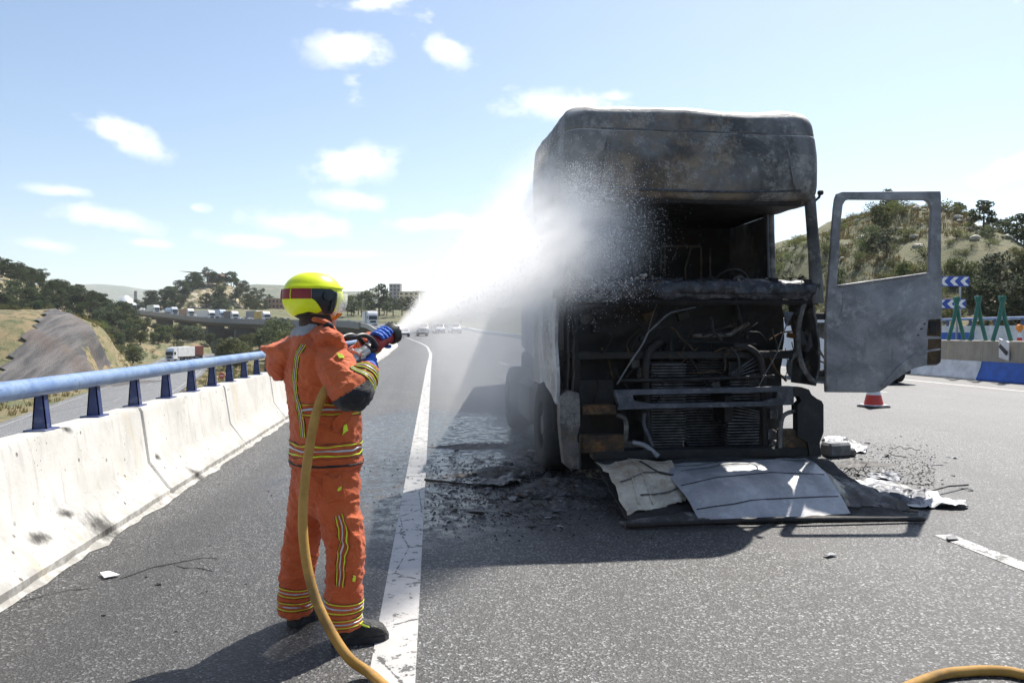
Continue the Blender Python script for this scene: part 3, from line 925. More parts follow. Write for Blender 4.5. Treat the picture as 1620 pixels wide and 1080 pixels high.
# radiator cores: fins in one part each
def core(name, x0p, x1p, y0, y1, yl, tilt=0.0, gap=None):
    a, b = TP(x0p, y0, yl), TP(x1p, y1, yl)
    cx = (a.x + b.x) / 2; w = b.x - a.x; z1, z0 = a.z, b.z
    n = int((z1 - z0) / .028)
    mb = MB()
    for i in range(n):
        z = z0 + (z1 - z0) * i / n
        wob = .008 * noise.noise(V((z * 5, x0p, 0)))
        ww = w * (1 - .25 * sstep(z, z0 + .15, z0) * (1 if tilt >= 0 else .2))
        sl = tilt * .10 * sstep(z, z1 - .2, z1)
        mb.add([V((cx - ww / 2 + wob, yl, z + sl * -1)), V((cx + ww / 2 + wob, yl + .012, z + sl)), V((cx + ww / 2 + wob, yl + .07, z + sl)), V((cx - ww / 2 + wob, yl + .07, z - sl)),
                V((cx - ww / 2 + wob, yl, z + .009 - sl)), V((cx + ww / 2 + wob, yl + .012, z + .009 + sl)), V((cx + ww / 2 + wob, yl + .07, z + .009 + sl)), V((cx - ww / 2 + wob, yl + .07, z + .009 - sl))],
               [(0, 3, 2, 1), (4, 5, 6, 7), (0, 1, 5, 4), (1, 2, 6, 5), (2, 3, 7, 6), (3, 0, 4, 7)])
    o = tpart(mb, name, FINM)
    tpart(MB().box((cx, yl + .09, (z0 + z1) / 2), (w * .96, .02, z1 - z0), None, .0), 'core_backing', SOOT, 30, o)
    return o
core('radiator_core', 1031, 1086, 573, 716, .22)
core('radiator_core', 1157, 1200, 573, 640, .22, 1.0)
core('radiator_core', 1152, 1202, 642, 716, .2, -.4)
core('radiator_core', 1086, 1152, 560, 716, .5)
def pipe(name, pts, r, mat=SOOT, seg=8): return tpart(MB().tube(catmull(pts, 5), r, seg), name, mat, 180)
pipe('radiator_tank', [TP(1026, 720, .2), TP(1023, 640, .2), TP(1021, 585, .22), TP(1027, 555, .25), TP(1045, 540, .3)], .042, SOOT)
pipe('radiator_tank', [TP(1212, 716, .2), TP(1209, 660, .2), TP(1207, 600, .2), TP(1203, 570, .2), TP(1187, 552, .2), TP(1160, 547, .22)], .036, SOOT)
pipe('coolant_pipe', [TP(1095, 531, .3), TP(1150, 530, .3), TP(1165, 522, .32), TP(1185, 512, .35)], .022, BURNT)
pipe('coolant_pipe', [TP(1000, 700, .1), TP(1018, 704, .08), TP(1030, 712, .05), TP(1042, 722, .02)], .028, PALE)
pipe('coolant_pipe', [TP(1020, 652, .12), TP(1019, 672, .12), TP(1026, 690, .1), TP(1032, 706, .1)], .02, STEELB)
pipe('rod', [TP(1075, 539, .3), TP(1130, 541, .3), TP(1196, 545, .32)], .012)
pipe('rod', [TP(980, 602, .1), TP(1090, 600, .12), TP(1225, 595, .12)], .018)
pipe('rod', [TP(1060, 538, .35), TP(1062, 570, .3)], .02)
# bent wiper arm and loose wires
q = [TP(1100, 486, .05), TP(1062, 494, .0), TP(1052, 500, -.02), TP(1040, 512, -.02), TP(1025, 526, .0)]
tpart(MB().tube(q, [.012, .02, .024, .02, .012], 6, True, 0, .4), 'wiper_arm', ASHY, 60)
pipe('wiper_rod', [TP(1025, 526, .0), TP(1016, 545, 0), TP(1002, 566, 0), TP(990, 585, .0), TP(976, 608, .02)], .009, ASHY, 6)
pipe('loose_wire', [TP(1250, 500, .05), TP(1240, 525, .04), TP(1228, 560, .04), TP(1210, 592, .06), TP(1200, 612, .08)], .007, ASHY, 6)
pipe('loose_wire', [TP(1040, 480, .1), TP(1032, 500, .05), TP(1024, 530, .02)], .005, BURNT, 5)
for k in range(46):
    px, py = R.uniform(925, 1275), R.uniform(486, 600)
    p = [TP(px, py, R.uniform(.1, .4))]
    d = V((R.uniform(-1, 1), 0, R.uniform(-1, .4)))
    for j in range(4):
        d += V((R.uniform(-.6, .6), R.uniform(-.2, .2), R.uniform(-.7, .3)))
        p.append(p[-1] + d.normalized() * R.uniform(.04, .13))
    pipe('burnt_cable', p, R.uniform(.004, .014), R.choice([SOOT, SOOT, SOOT, RUSTY]), 5)
for k in range(26):
    px, py = R.uniform(930, 1270), R.uniform(490, 700)
    s_ = R.uniform(.04, .13)
    tpart(MB().box(TP(px, py, R.uniform(.3, .5)), (s_ * R.uniform(.7, 1.6), .06, s_), Matrix.Rotation(R.uniform(-.4, .4), 3, 'Y'), .008), 'charred_fitting', R.choice([SOOT, SOOT, BURNT, RUSTY]))
# front cross member: open frame
cm = MB()
def bar(a, b, c, d, th=.09, yl=-.02): return [TP(*a, yl), TP(*b, yl), TP(*c, yl), TP(*d, yl)]
cm.prism(bar((973, 617), (1255, 611), (1255, 619), (974, 625)), (0, .1, 0))
cm.prism(bar((980, 640), (1030, 638), (1028, 646), (978, 648)), (0, .1, 0))
cm.prism(bar((1030, 638.5), (1205, 635), (1205, 642.5), (1028, 646)), (0, .1, 0))
cm.prism(bar((1205, 635), (1256, 629), (1256, 640), (1205, 642.5)), (0, .1, 0))
cm.prism(bar((974, 625), (1001, 624.4), (1003, 634), (1030, 638.5)) [:3] + [TP(1030, 638.4, -.02), TP(979, 640.2, -.02)], (0, .1, 0))
cm.prism([TP(1230, 619.4, -.02), TP(1255, 619, -.02), TP(1256, 629, -.02), TP(1205, 635, -.02), TP(1229, 629, -.02)], (0, .1, 0))
tpart(cm, 'front_cross_member', STEELB)
# rusty step brackets on the shoulder side
def rbox(px0, py0, px1, py1, yl, dep, name, mat, bev=.01):
    a, b = TP(px0, py0, yl), TP(px1, py1, yl)
    return tpart(MB().box(((a.x + b.x) / 2, yl + dep / 2, (a.z + b.z) / 2), (abs(b.x - a.x), dep, abs(a.z - b.z)), None, bev), name, mat)
rbox(921, 641, 976, 656, .03, .14, 'step_bracket', RUSTY)
rbox(921, 689, 988, 716, .03, .14, 'step_bracket', RUSTY)
pipe('step_hoop', [TP(976, 656, .06), TP(988, 662, .06), TP(991, 680, .06), TP(988, 700, .06)], .024, BURNT)
rbox(915, 600, 972, 640, .35, .1, 'headlamp_cavity', SOOT)
rbox(1262, 640, 1290, 655, .03, .14, 'step_bracket', BURNT)
rbox(1238, 680, 1288, 708, .03, .14, 'step_bracket', RUSTY)
pipe('step_hoop', [TP(1262, 650, .06), TP(1244, 654, .05), TP(1236, 668, .05), TP(1234, 714, .05)], .022, BURNT)
for px, py in ((1225, 655), (1222, 688), (1228, 705)): rbox(px - 6, py - 8, px + 6, py + 8, .16, .06, 'bracket', ASHY)
# bumper corners
def outline(pts, yl, dep, name, mat, parent=truck):
    return tpart(MB().prism([TP(x, y, yl) for x, y in pts], (0, dep, 0)), name, mat, 30, parent)
outline([(886, 630), (893, 622), (903, 618), (916, 622), (917, 634), (918, 672), (913, 690), (915, 712), (916, 742), (900, 741), (893, 735), (889, 700), (886, 668)], -.02, .16, 'bumper_corner', ASHY if False else BURNT)
outline([(1256, 612), (1268, 612), (1280, 616), (1284, 624), (1292, 630), (1300, 634), (1303, 640), (1303, 684), (1297, 700), (1300, 728), (1282, 728), (1278, 700), (1262, 690), (1262, 640), (1268, 634), (1264, 626), (1256, 628)], .0, .10, 'bumper_corner', SOOT)
rbox(940, 714, 1292, 722, .02, .2, 'valance', SOOT)
rbox(918, 716, 1290, 735, .3, .1, 'axle_beam', SOOT)
# right hand lower body between door opening and bumper
sheet(lambda a, b: wav(V((1.235 + .03 * math.sin(b * 5), .03 + .5 * a, 1.02 + .95 * b)), .03, 3.5), 6, 16, .02, 'front_corner_panel', BURNT)
sheet(lambda a, b: wav(V((-1.21 + .02 * math.sin(b * 5) + .12 * a, .02 + .35 * a, .95 + .95 * b)), .03, 3.5), 6, 16, .02, 'front_corner_panel', SOOT)
pipe('corner_hose', [TP(1276, 470, .05), TP(1266, 500, .06), TP(1262, 540, .05), TP(1270, 580, .05), TP(1288, 606, .05)], .028, BURNT)
for k, (px, py) in enumerate([(1262, 500), (1270, 530), (1258, 560), (1282, 590), (1279, 540)]):
    p = TP(px, py, .04); q = [p + V((R.uniform(-.06, .06), R.uniform(-.02, .02), R.uniform(-.12, .12))) for _ in range(4)]
    tpart(MB().prism(q, (0, .012, 0)), 'torn_flap', R.choice([BURNT, RUSTY, SOOT]))
outline([(1240, 492), (1256, 494), (1250, 506), (1244, 512)], .03, .02, 'torn_flap', STEELB)

# ---- wheels
def wheel(x, y, side, parent=truck, r=.5, w=.3, name='wheel'):
    mb = MB(); rings = []
    prof = [(.27, -.5), (.30, -.56), (.40, -.6), (.47, -.52), (.497, -.38), (.5, -.2), (.5, .2), (.497, .38), (.47, .52), (.40, .6), (.30, .56), (.27, .5)]
    n = 36
    for i in range(n):
        q = 2 * math.pi * i / n
        ring = []
        for (rr_, ww) in prof:
            k = rr_ * r / .5 * (1 + (.012 * noise.noise(V((i * .5, ww * 3, x))) if rr_ > .42 else 0))
            ring.append(V((x + ww * w, y + k * math.sin(q), max(.002, r + k * math.cos(q)))))
        rings.append(ring)
    mb.loft(rings + [rings[0]], False, closed=True)
    o = tpart(mb, name, TYRE, 40, parent)
    rm = MB()
    hx = x + side * w * .25
    rm.cyl(V((x - .1, y, r)), V((hx, y, r)), .28 * r / .5, 24).cyl(V((hx, y, r)), V((hx + side * .07, y, r)), .11 * r / .5, 16)
    for i in range(8):
        q = 2 * math.pi * i / 8
        rm.cyl(V((hx, y + .18 * math.sin(q) * r / .5, r + .18 * math.cos(q) * r / .5)), V((hx + side * .03, y + .18 * math.sin(q) * r / .5, r + .18 * math.cos(q) * r / .5)), .018, 6)
    tpart(rm, 'rim', RIMM, 40, o)
    return o
wheel(-1.13, 1.42, -1); wheel(1.13, 1.42, 1)
wheel(-1.08, 5.0, -1); wheel(1.08, 5.0, 1)
# wheel arch and tank on the shoulder side
sheet(lambda a, b: V((-1.25 + .35 * b, 1.42 - .62 * math.cos(a * math.pi), .52 + .62 * math.sin(a * math.pi))), 16, 2, .015, 'wheel_arch', SOOT)
tpart(MB().box((-1.0, 3.2, .62), (.5, 1.3, .55), None, .06), 'fuel_tank', SOOT)
tpart(MB().box((1.0, 3.2, .62), (.5, 1.3, .55), None, .06), 'fuel_tank', SOOT)

# ---- open driver door
YD = .12
def dp(px, py): return TP(px, py, YD + (px - 1305) / 182 * -.12)
outer = [(1305, 620), (1304, 600), (1306, 480), (1310, 440), (1314, 380), (1318, 330), (1320, 315), (1323, 307), (1330, 304), (1486, 303), (1487, 310), (1487, 420), (1489, 440), (1488, 520), (1487, 565), (1485, 574), (1479, 578), (1462, 578), (1445, 582), (1430, 590), (1412, 603), (1398, 614), (1390, 619), (1380, 620.5)]
inner = [(1323, 451), (1326, 400), (1329, 350), (1332, 325), (1336, 318), (1342, 316), (1462, 317), (1469, 321), (1472, 330), (1470, 380), (1468, 431), (1395, 441)]
bm = bmesh.new()
def ringed(pts):
    vs = [bm.verts.new(dp(*p)) for p in pts]
    return [bm.edges.new((vs[i], vs[(i + 1) % len(vs)])) for i in range(len(vs))]
es = ringed(outer) + ringed(inner)
bmesh.ops.triangle_fill(bm, use_beauty=True, edges=es)
me = bpy.data.meshes.new('door_skin'); bm.to_mesh(me); bm.free()
me = baked(me, [('SOLIDIFY', dict(thickness=.05, offset=0.0)), ('BEVEL', dict(width=.008, segments=2, limit_method='ANGLE', angle_limit=rad(50)))])
me.materials.append(DOORM); shade(me, 40)
door = child('driver_door', me, truck)
# pressed relief: upper roll, wheel arch crease, handle recess, lock holes
def drel(pts, r, name, mat=DOORM, yo=-.028): return tpart(MB().tube(catmull([dp(*p) + V((0, yo, 0)) for p in pts], 5), r, 8), name, mat, 180, door)
drel([(1392, 612), (1415, 585), (1440, 565), (1462, 556), (1484, 552)], .012, 'pressed_crease')
drel([(1308, 503), (1322, 500), (1330, 490), (1332, 462)], .008, 'pressed_crease')
drel([(1306, 505), (1306, 616)], .012, 'door_edge')
drel([(1324, 453), (1395, 443), (1468, 432.5)], .012, 'window_sill')
tpart(MB().prism([dp(x, y) + V((0, -.03, 0)) for x, y in ((1466, 506), (1485, 504), (1485, 532), (1464, 531))], (0, .012, 0)), 'handle_recess', RUSTY, 30, door)
tpart(MB().prism([dp(x, y) + V((0, -.036, 0)) for x, y in ((1468, 509), (1478, 508), (1477, 529), (1467, 528))], (0, .01, 0)), 'handle_hole', SOOT, 30, door)
for px, py in ((1450, 530), (1455, 520), (1460, 512)):
    tpart(MB().box(dp(px, py) + V((0, -.027, 0)), (.02, .006, .012)), 'lock_hole', SOOT, 30, door)
tpart(MB().prism([dp(x, y) + V((0, -.03, 0)) for x, y in ((1466, 536), (1486, 536), (1485, 572), (1479, 576), (1464, 576))], (0, .008, 0)), 'rusty_corner', RUSTY, 30, door)
for py in (500, 590):
    tpart(MB().box((dp(1302, py) + V((-.03, .02, 0))), (.14, .05, .07), None, .01), 'hinge', SOOT, 30, door)
pipe('door_check_strap', [TP(1292, 545, .25), TP(1300, 560, .2), TP(1308, 570, .14)], .012, BURNT)

# ================================================================== trailer behind the cab
TRL = V((2.75, 9.7, 0))
trl = thing('box_trailer', 'grey box trailer standing behind the burnt cab', 'trailer', TRL, -rad(6.5))
TRM = simple('trailer_side', (.3, .3, .32), .6, 0, .35, .8)
MB().box((0, 7.0, 2.25), (2.46, 13.0, 2.3), None, .03).build('box_body', TRM, trl)
for k in range(13):
    for sx in (-1, 1): MB().box((sx * 1.236, .9 + k * 1.02, 2.25), (.02, .05, 2.24)).build('side_rib', TRM, trl)
MB().box((0, 7.0, .98), (1.1, 12.6, .2), None, .01).build('chassis', SOOT, trl)
for y in (9.2, 10.5, 11.8):
    for sx in (-1, 1): wheel(sx * 1.05, y, sx, trl, .5, .36)
for sx in (-.8, .8): MB().box((sx, 3.2, .55), (.14, .14, .9), None, .01).box((sx, 3.2, .06), (.3, .3, .1), None, .01).build('landing_leg', SOOT, trl)
# ================================================================== firefighter
def cloth(name, c, c2, sc=1.0, rough=.75):
    t = NT(name); co = t.co('Object')
    n = t.noise(5 * sc, 6, .65, co); w = t.noise(420, 2, .5, co); d = t.noise(2.2 * sc, 5, .6, t.co('Object', (1, 1, 1), (3, 1, 8)))
    col = t.mix(t.map(n, .3, .7), c, c2)
    col = t.mix(t.map(d, .58, .75, 0, .45), col, tuple(x * .45 for x in c))
    cz = t.noise(9, 4, .6, t.co('Object', (1, 1, 2.2)), 1.6)
    cz = t.mth('ABSOLUTE', t.mth('SUBTRACT', cz, .5))
    t.bump(t.mix(.55, t.mix(.4, w, t.noise(30, 5, .7, co)), t.map(cz, 0, .12)), .5, .010)
    return t.set(col, rough, 0, .25, **{'Sheen Weight': .15})
ORANGE = cloth('orange_turnout', (.46, .078, .02), (.58, .125, .036))
BLACKC = cloth('black_reinforcement', (.012, .012, .014), (.025, .025, .028))
GREYC = cloth('grey_liner', (.22, .22, .24), (.33, .33, .36))
YELL = simple('lime_reflective_tape', (.62, .78, .03), .5, 0, .12, 20)
SILV = simple('silver_reflective_tape', (.46, .47, .5), .35, .35, .15, 30)
HELM = simple('fluorescent_helmet', (.74, .82, .015), .3, 0, .12, 9)
RED = simple('dark_red_band', (.22, .008, .01), .4, 0, .15, 10)
NAVY = simple('dark_helmet_side', (.012, .018, .024), .35, 0, .3, 10)
GLOVE = cloth('blue_glove', (.008, .08, .42), (.015, .13, .58), 3, .55)
BOOT = cloth('black_boot', (.014, .014, .015), (.032, .03, .028), 3, .5)
SKIN = simple('skin', (.5, .28, .2), .5, 0, .08, 20)
GOLD = simple('gold_visor', (.75, .33, .03), .18, .6, .1, 8)
gl = NT('clear_visor'); CLEARV = gl.set((.9, .92, .92), .08, 0, .5, None, .28)
FEET = D(508, 1000, 3.9); FEET.z = 0
person = thing('person', 'firefighter in orange turnout gear and yellow helmet aiming a hose nozzle', 'person', FEET)
fL, fD = .86, .51
RV = V((CT, -ST, 0)); FV = V((ST, CT, 0))           # camera right, camera forward on the ground
fac = (RV * fL + FV * fD).normalized()               # the way he faces
sid = (RV * fD - FV * fL).normalized()               # his right hand side
def ell(c, a, b, n=28, pw=2.3, zt=0.0):
    out = []
    for i in range(n):
        q = 2 * math.pi * i / n; cq, sq = math.cos(q), math.sin(q)
        x = math.copysign(abs(cq) ** (2 / pw), cq) * a; y = math.copysign(abs(sq) ** (2 / pw), sq) * b
        out.append(c + fac * x + sid * y + V((0, 0, zt * x)))
    return out
TOR = [(524, 497, .075, .08), (536, 497, .105, .135), (546, 498, .125, .19), (562, 502, .15, .222), (600, 508, .17, .222), (640, 513, .168, .21), (680, 515, .165, .205), (715, 516, .168, .206), (734, 516, .172, .208)]
def torso_rings(ext=0.0, lst=TOR): return [ell(D(cx, py, 3.92), a + ext, b + ext) for (py, cx, a, b) in lst]
ARM_R = [(522, 562, 3.80), (532, 580, 3.74), (543, 604, 3.68), (556, 624, 3.63), (566, 612, 3.66), (574, 600, 3.71), (582, 586, 3.77)]
AR_R = [.088, .092, .086, .078, .072, .066, .058]
ARM_L = [(480, 562, 4.08), (505, 578, 4.16), (535, 590, 4.22), (560, 572, 4.18), (580, 550, 4.12), (590, 540, 4.09)]
AR_L = [.085, .085, .075, .068, .058, .055]
LEG_R = [(525, 735, 3.86), (531, 770, 3.84), (536, 810, 3.82), (546, 860, 3.80), (546, 910, 3.79), (543, 955, 3.79), (544, 988, 3.79)]
LR_R = [.12, .115, .104, .088, .084, .086, .089]
LEG_L = [(502, 735, 3.98), (496, 770, 4.0), (488, 810, 4.02), (478, 860, 4.03), (471, 905, 4.03), (468, 940, 4.03), (467, 969, 4.03)]
LR_L = [.118, .11, .1, .088, .083, .082, .084]
def pts(L): return [D(*p) for p in L]
def wrinkle(me, amp, fold_dir=None, seed=0.0, big=1.0):
    me.calc_loop_triangles()
    nv = [v.normal.copy() for v in me.vertices]
    for v, n_ in zip(me.vertices, nv):
        p = v.co
        # long soft folds sloping across the cloth plus small creases
        a = noise.noise(V((p.x * 5 + p.z * 4 + seed, p.y * 5, p.z * 9 - p.x * 5)))
        b = 1 - abs(noise.noise(V((p.x * 9 - p.z * 7, p.y * 9 + seed, p.z * 15 + p.y * 6)))) * 2
        c = noise.noise(V((p.x * 34, p.y * 34, p.z * 30 + seed)))
        d = 1 - abs(noise.noise(V((p.x * 6 + p.z * 11 + seed, p.y * 7, p.z * 7 + p.x * 8)))) * 2
        d = max(0.0, d) ** 3
        e = max(0.0, 1 - abs(noise.noise(V((p.x * 15 - p.z * 9 + seed, p.y * 17, p.z * 21 + p.x * 8)))) * 2.4) ** 2
        v.co = p + n_ * (amp * (.4 * a * big + .4 * b + .7 * d + .5 * e + .2 * c))
def skinned(mb, vox, sm, amp, mat, name, parent, seed=0.0):
    me = baked(mb, [('REMESH', dict(mode='VOXEL', voxel_size=vox)), ('SMOOTH', dict(factor=.6, iterations=sm))])
    for v in me.vertices: v.co -= FEET
    wrinkle(me, amp, None, seed)
    me.materials.clear(); me.materials.append(mat); shade(me, 180); me.update()
    return child(name, me, parent)

# the body underneath: one continuous figure
b = MB()
b.loft(torso_rings(-.045)); b.loft([ell(D(x, y, d), r, r) for (x, y, d, r) in ((516, 715, 3.92, .14), (515, 745, 3.92, .15), (514, 775, 3.92, .12))])
for L, Rr in ((ARM_R, AR_R), (ARM_L, AR_L)): b.tube(pts(L), [r * .62 for r in Rr], 12)
for L, Rr in ((LEG_R, LR_R), (LEG_L, LR_L)): b.tube(pts(L), [r * .66 for r in Rr], 12)
hc = D(500, 482, 3.92)
b.tube([D(498, 535, 3.92), D(499, 500, 3.92)], .058, 14)
hd = (RV * .92 + FV * .38).normalized(); hs = (RV * .38 - FV * .92).normalized(); UP = V((0, 0, 1))
hr = []
for (zz, a_, b_, fo) in ((-.125, .03, .03, .055), (-.115, .055, .045, .045), (-.08, .075, .06, .03), (-.03, .088, .07, .012), (.03, .095, .074, 0), (.07, .09, .07, -.005), (.105, .06, .05, -.008), (.118, .02, .02, -.01)):
    hr.append([hc + UP * zz + hd * (fo + a_ * math.cos(q)) + hs * (b_ * math.sin(q)) for q in [2 * math.pi * i / 24 for i in range(24)]])
b.loft(hr)
# nose, brow, lips, ears
b.tube([hc + hd * .085 + UP * .025, hc + hd * .112 - UP * .02, hc + hd * .09 - UP * .03], [.008, .015, .01], 8)
b.tube([hc + hd * .086 - UP * .06 + hs * .02, hc + hd * .093 - UP * .06, hc + hd * .086 - UP * .06 - hs * .02], .008, 6)
for sg in (-1, 1): b.tube([hc + hs * sg * .07 - UP * .03, hc + hs * sg * .08 + UP * .0 - hd * .01, hc + hs * sg * .072 + UP * .03], [.01, .014, .01], 6)
me = baked(b, [('REMESH', dict(mode='VOXEL', voxel_size=.011)), ('SMOOTH', dict(factor=.5, iterations=2))])
for v in me.vertices: v.co -= FEET
me.materials.append(SKIN); shade(me, 180); body = child('body', me, person)
EYE = simple('eye', (.6, .58, .55), .2)
for sg in (-1, 1):
    mb = MB(); c = hc + hd * .083 + hs * sg * .031 + UP * .012
    mb.loft([[c + hd * (math.sin(t_) * .012) + (hs * math.cos(q) + UP * math.sin(q)) * math.cos(t_) * .012 for q in [i * math.pi / 5 for i in range(10)]] for t_ in (0, .5, 1.0, 1.5)])
    mb.build('eye', EYE, body, FEET, 180)

# jacket: torso, sleeves, thrown back hood flap
j = MB()
j.loft(torso_rings())
j.tube(catmull(pts(ARM_R), 4), [x for k in range(len(AR_R) - 1) for x in [AR_R[k] + (AR_R[k + 1] - AR_R[k]) * q / 4 for q in range(4)]] + [AR_R[-1]], 18)
j.tube(catmull(pts(ARM_L), 4), [x for k in range(len(AR_L) - 1) for x in [AR_L[k] + (AR_L[k + 1] - AR_L[k]) * q / 4 for q in range(4)]] + [AR_L[-1]], 18)
# skirt of the jacket slightly flared
# hood flap: folded cloth falling from the back of the collar
def flap_ring(px, py, d, hw, hh, tilt=0.0):
    c = D(px, py, d); ax = (V((0, 0, 1)) * math.cos(tilt) - RV * math.sin(tilt))
    return [c + sid * (math.cos(q) * hw) + ax * (math.sin(q) * hh) for q in [2 * math.pi * i / 20 for i in range(20)]]
j.loft([flap_ring(513, 532, 3.90, .13, .045, .0), flap_ring(500, 531, 3.92, .155, .055, .2), flap_ring(480, 543, 3.94, .17, .058, .35), flap_ring(460, 555, 3.95, .165, .062, .4), flap_ring(446, 561, 3.95, .14, .065, .6), flap_ring(430, 558, 3.95, .11, .05, .9), flap_ring(420, 556, 3.95, .06, .03, 1.0)])
j.loft([flap_ring(450, 556, 3.95, .15, .03, .9), flap_ring(440, 566, 3.95, .14, .05, 1.3), flap_ring(436, 580, 3.95, .10, .045, 1.5), flap_ring(438, 592, 3.95, .06, .035, 1.55), flap_ring(440, 601, 3.95, .03, .02, 1.57)])
# shoulder yoke rising to the collar
j.loft([flap_ring(486, 540, 3.88, .19, .05, .2), flap_ring(505, 532, 3.86, .19, .055, 0), flap_ring(523, 540, 3.84, .16, .06, -.2), flap_ring(535, 556, 3.84, .12, .05, -.4)])
jacket = skinned(j, .0075, 3, .0105, ORANGE, 'jacket', person)
def stuck(mb, target, off, name, mats, sm=180, parent=None):
    """band of tape wrapped on to the cloth below it"""
    me0 = mb.mesh('b', mats, FEET)
    o = bpy.data.objects.new('tmpb', me0); COL.objects.link(o); 
    m = o.modifiers.new('s', 'SHRINKWRAP'); m.target = target; m.wrap_method = 'NEAREST_SURFACEPOINT'; m.wrap_mode = 'ABOVE_SURFACE'; m.offset = off
    # parented to nothing, same local frame as the target
    o.location = FEET
    m2 = o.modifiers.new('sm', 'SMOOTH'); m2.iterations = 7; m2.factor = .5
    m3 = o.modifiers.new('so', 'SOLIDIFY'); m3.thickness = .004; m3.offset = 0.0
    dg = bpy.context.evaluated_depsgraph_get(); dg.update()
    me = bpy.data.meshes.new_from_object(o.evaluated_get(dg))
    bpy.data.objects.remove(o); shade(me, sm)
    return child(name, me, parent or target)
def rows(mb, path_lo_hi, seg_rows=((0, .24, 0), (.24, .76, 1), (.76, 1.0, 0)), edge=True):
    """path_lo_hi: list of (lo, hi) points; three rows yellow, silver, yellow with dark stitching edges"""
    rws = [(0, .05, 2)] + [(.05, .28, 0), (.28, .72, 1), (.72, .95, 0)] + [(.95, 1, 2)]
    for (a, b_, mi) in rws:
        base = len(mb.v)
        for (lo, hi) in path_lo_hi: mb.v += [lo.lerp(hi, a), lo.lerp(hi, b_)]
        for i in range(len(path_lo_hi) - 1):
            mb.f.append([base + 2 * i, base + 2 * i + 2, base + 2 * i + 3, base + 2 * i + 1]); mb.mi.append(mi)
    return mb
TAPE = [YELL, SILV, BLACKC]
def ring_at(py, ext=.03, n=72):
    for i in range(len(TOR) - 1):
        if TOR[i][0] <= py <= TOR[i + 1][0]:
            k = (py - TOR[i][0]) / (TOR[i + 1][0] - TOR[i][0])
            _, cx, a, b_ = [TOR[i][q] + (TOR[i + 1][q] - TOR[i][q]) * k for q in range(4)]
            return ell(D(cx, py, 3.92), a + ext, b_ + ext, n)
dg = bpy.context.evaluated_depsgraph_get(); dg.update()
def hoop(y0, y1, tgt=jacket, i0=0, i1=72, drop=0.0):
    lo, hi = ring_at(y1), ring_at(y0)
    ids = [i % 72 for i in range(i0, i1 + 1)]
    return stuck(rows(MB(), [(lo[i], hi[i]) for i in ids]), tgt, .003, 'reflective_stripe', TAPE)
hoop(693, 716)
hoop(632, 652, i0=-14, i1=30)
# black hem
lo, hi = ring_at(733.5, .02), ring_at(722, .02)
mb = MB(); base = 0
for i in range(72): mb.v += [lo[i], hi[i]]
for i in range(72): mb.f.append([2 * i, 2 * ((i + 1) % 72), 2 * ((i + 1) % 72) + 1, 2 * i + 1]); mb.mi.append(0)
stuck(mb, jacket, .004, 'black_hem', [BLACKC])
# long stripe down the back of the near shoulder
def strip_px(pth, wpx, d, tgt, name='reflective_stripe', dirv=None, mats=TAPE):
    P = catmull([D(x, y, d) for x, y in pth], 8); pr = []
    for i, p in enumerate(P):
        t_ = (P[min(i + 1, len(P) - 1)] - P[max(i - 1, 0)]).normalized()
        n_ = t_.cross(ray(480, 600).normalized()).normalized() * (wpx / 306 / 2)
        pr.append((p - n_, p + n_))
    return stuck(rows(MB(), pr), tgt, .003, name, mats)
strip_px([(480, 543), (470, 565), (464, 592), (466, 630), (475, 655), (480, 695)], 19, 3.74, jacket)
# sleeve bands near the wrist, tabs
def limb_hoop(L, Rr, t0, t1, tgt, ext=.012, name='reflective_stripe', mats=TAPE, plain=False, n=40):
    P = catmull(pts(L), 8); m_ = len(P) - 1
    def ringp(t):
        k = t * m_; i = min(int(k), m_ - 1); p = P[i].lerp(P[i + 1], k - i)
        tn = (P[min(i + 2, m_)] - P[max(i - 1, 0)]).normalized()
        kk = t * (len(Rr) - 1); ii = min(int(kk), len(Rr) - 2); r = Rr[ii] + (Rr[ii + 1] - Rr[ii]) * (kk - ii) + ext
        a = tn.orthogonal().normalized(); a = (V((0, 1, .3)) - tn * tn.dot(V((0, 1, .3)))).normalized(); b_ = tn.cross(a)
        return [p + (a * math.cos(q) + b_ * math.sin(q)) * r for q in [2 * math.pi * i / n for i in range(n + 1)]]
    A, B = ringp(t0), ringp(t1)
    if plain:
        mb = MB(); 
        M_ = [[a.lerp(b_, k / 6) for a, b_ in zip(A, B)] for k in range(7)]
        for rg in M_: mb.v += rg
        for k in range(6):
            for i in range(n): mb.f.append([k * (n + 1) + i, k * (n + 1) + i + 1, (k + 1) * (n + 1) + i + 1, (k + 1) * (n + 1) + i]); mb.mi.append(0)
        return stuck(mb, tgt, .012, name, mats)
    return stuck(rows(MB(), list(zip(A, B))), tgt, .003, name, mats)
limb_hoop(ARM_R, AR_R, .70, .80, jacket)
limb_hoop(ARM_R, AR_R, .84, .94, jacket)
# black elbow reinforcement: lifted from the sleeve surface itself
def lifted(target, test, off, name, mat):
    me = target.data; keep = [p for p in me.polygons if test(p.center + FEET, p.normal)]
    ids = sorted({v for p in keep for v in p.vertices}); ix = {v: i for i, v in enumerate(ids)}
    mb = MB(); mb.v = [me.vertices[v].co + me.vertices[v].normal * off for v in ids]
    mb.f = [[ix[v] for v in p.vertices] for p in keep]; mb.mi = [0] * len(keep); mb.keepn = True
    me2 = baked(mb, [('SOLIDIFY', dict(thickness=.004, offset=-1.0))]); me2.materials.append(mat); shade(me2, 180)
    return child(name, me2, target)
_ar = catmull(pts(ARM_R), 8)
def elbow_test(c, n_):
    k = min(range(len(_ar)), key=lambda i: (_ar[i] - c).length_squared)
    if (_ar[k] - c).length > .115: return False
    t_ = k / (len(_ar) - 1); px, py = proj0(c)
    return .36 < t_ < .70 and py > 640 - (px - 530) * .62 - 6
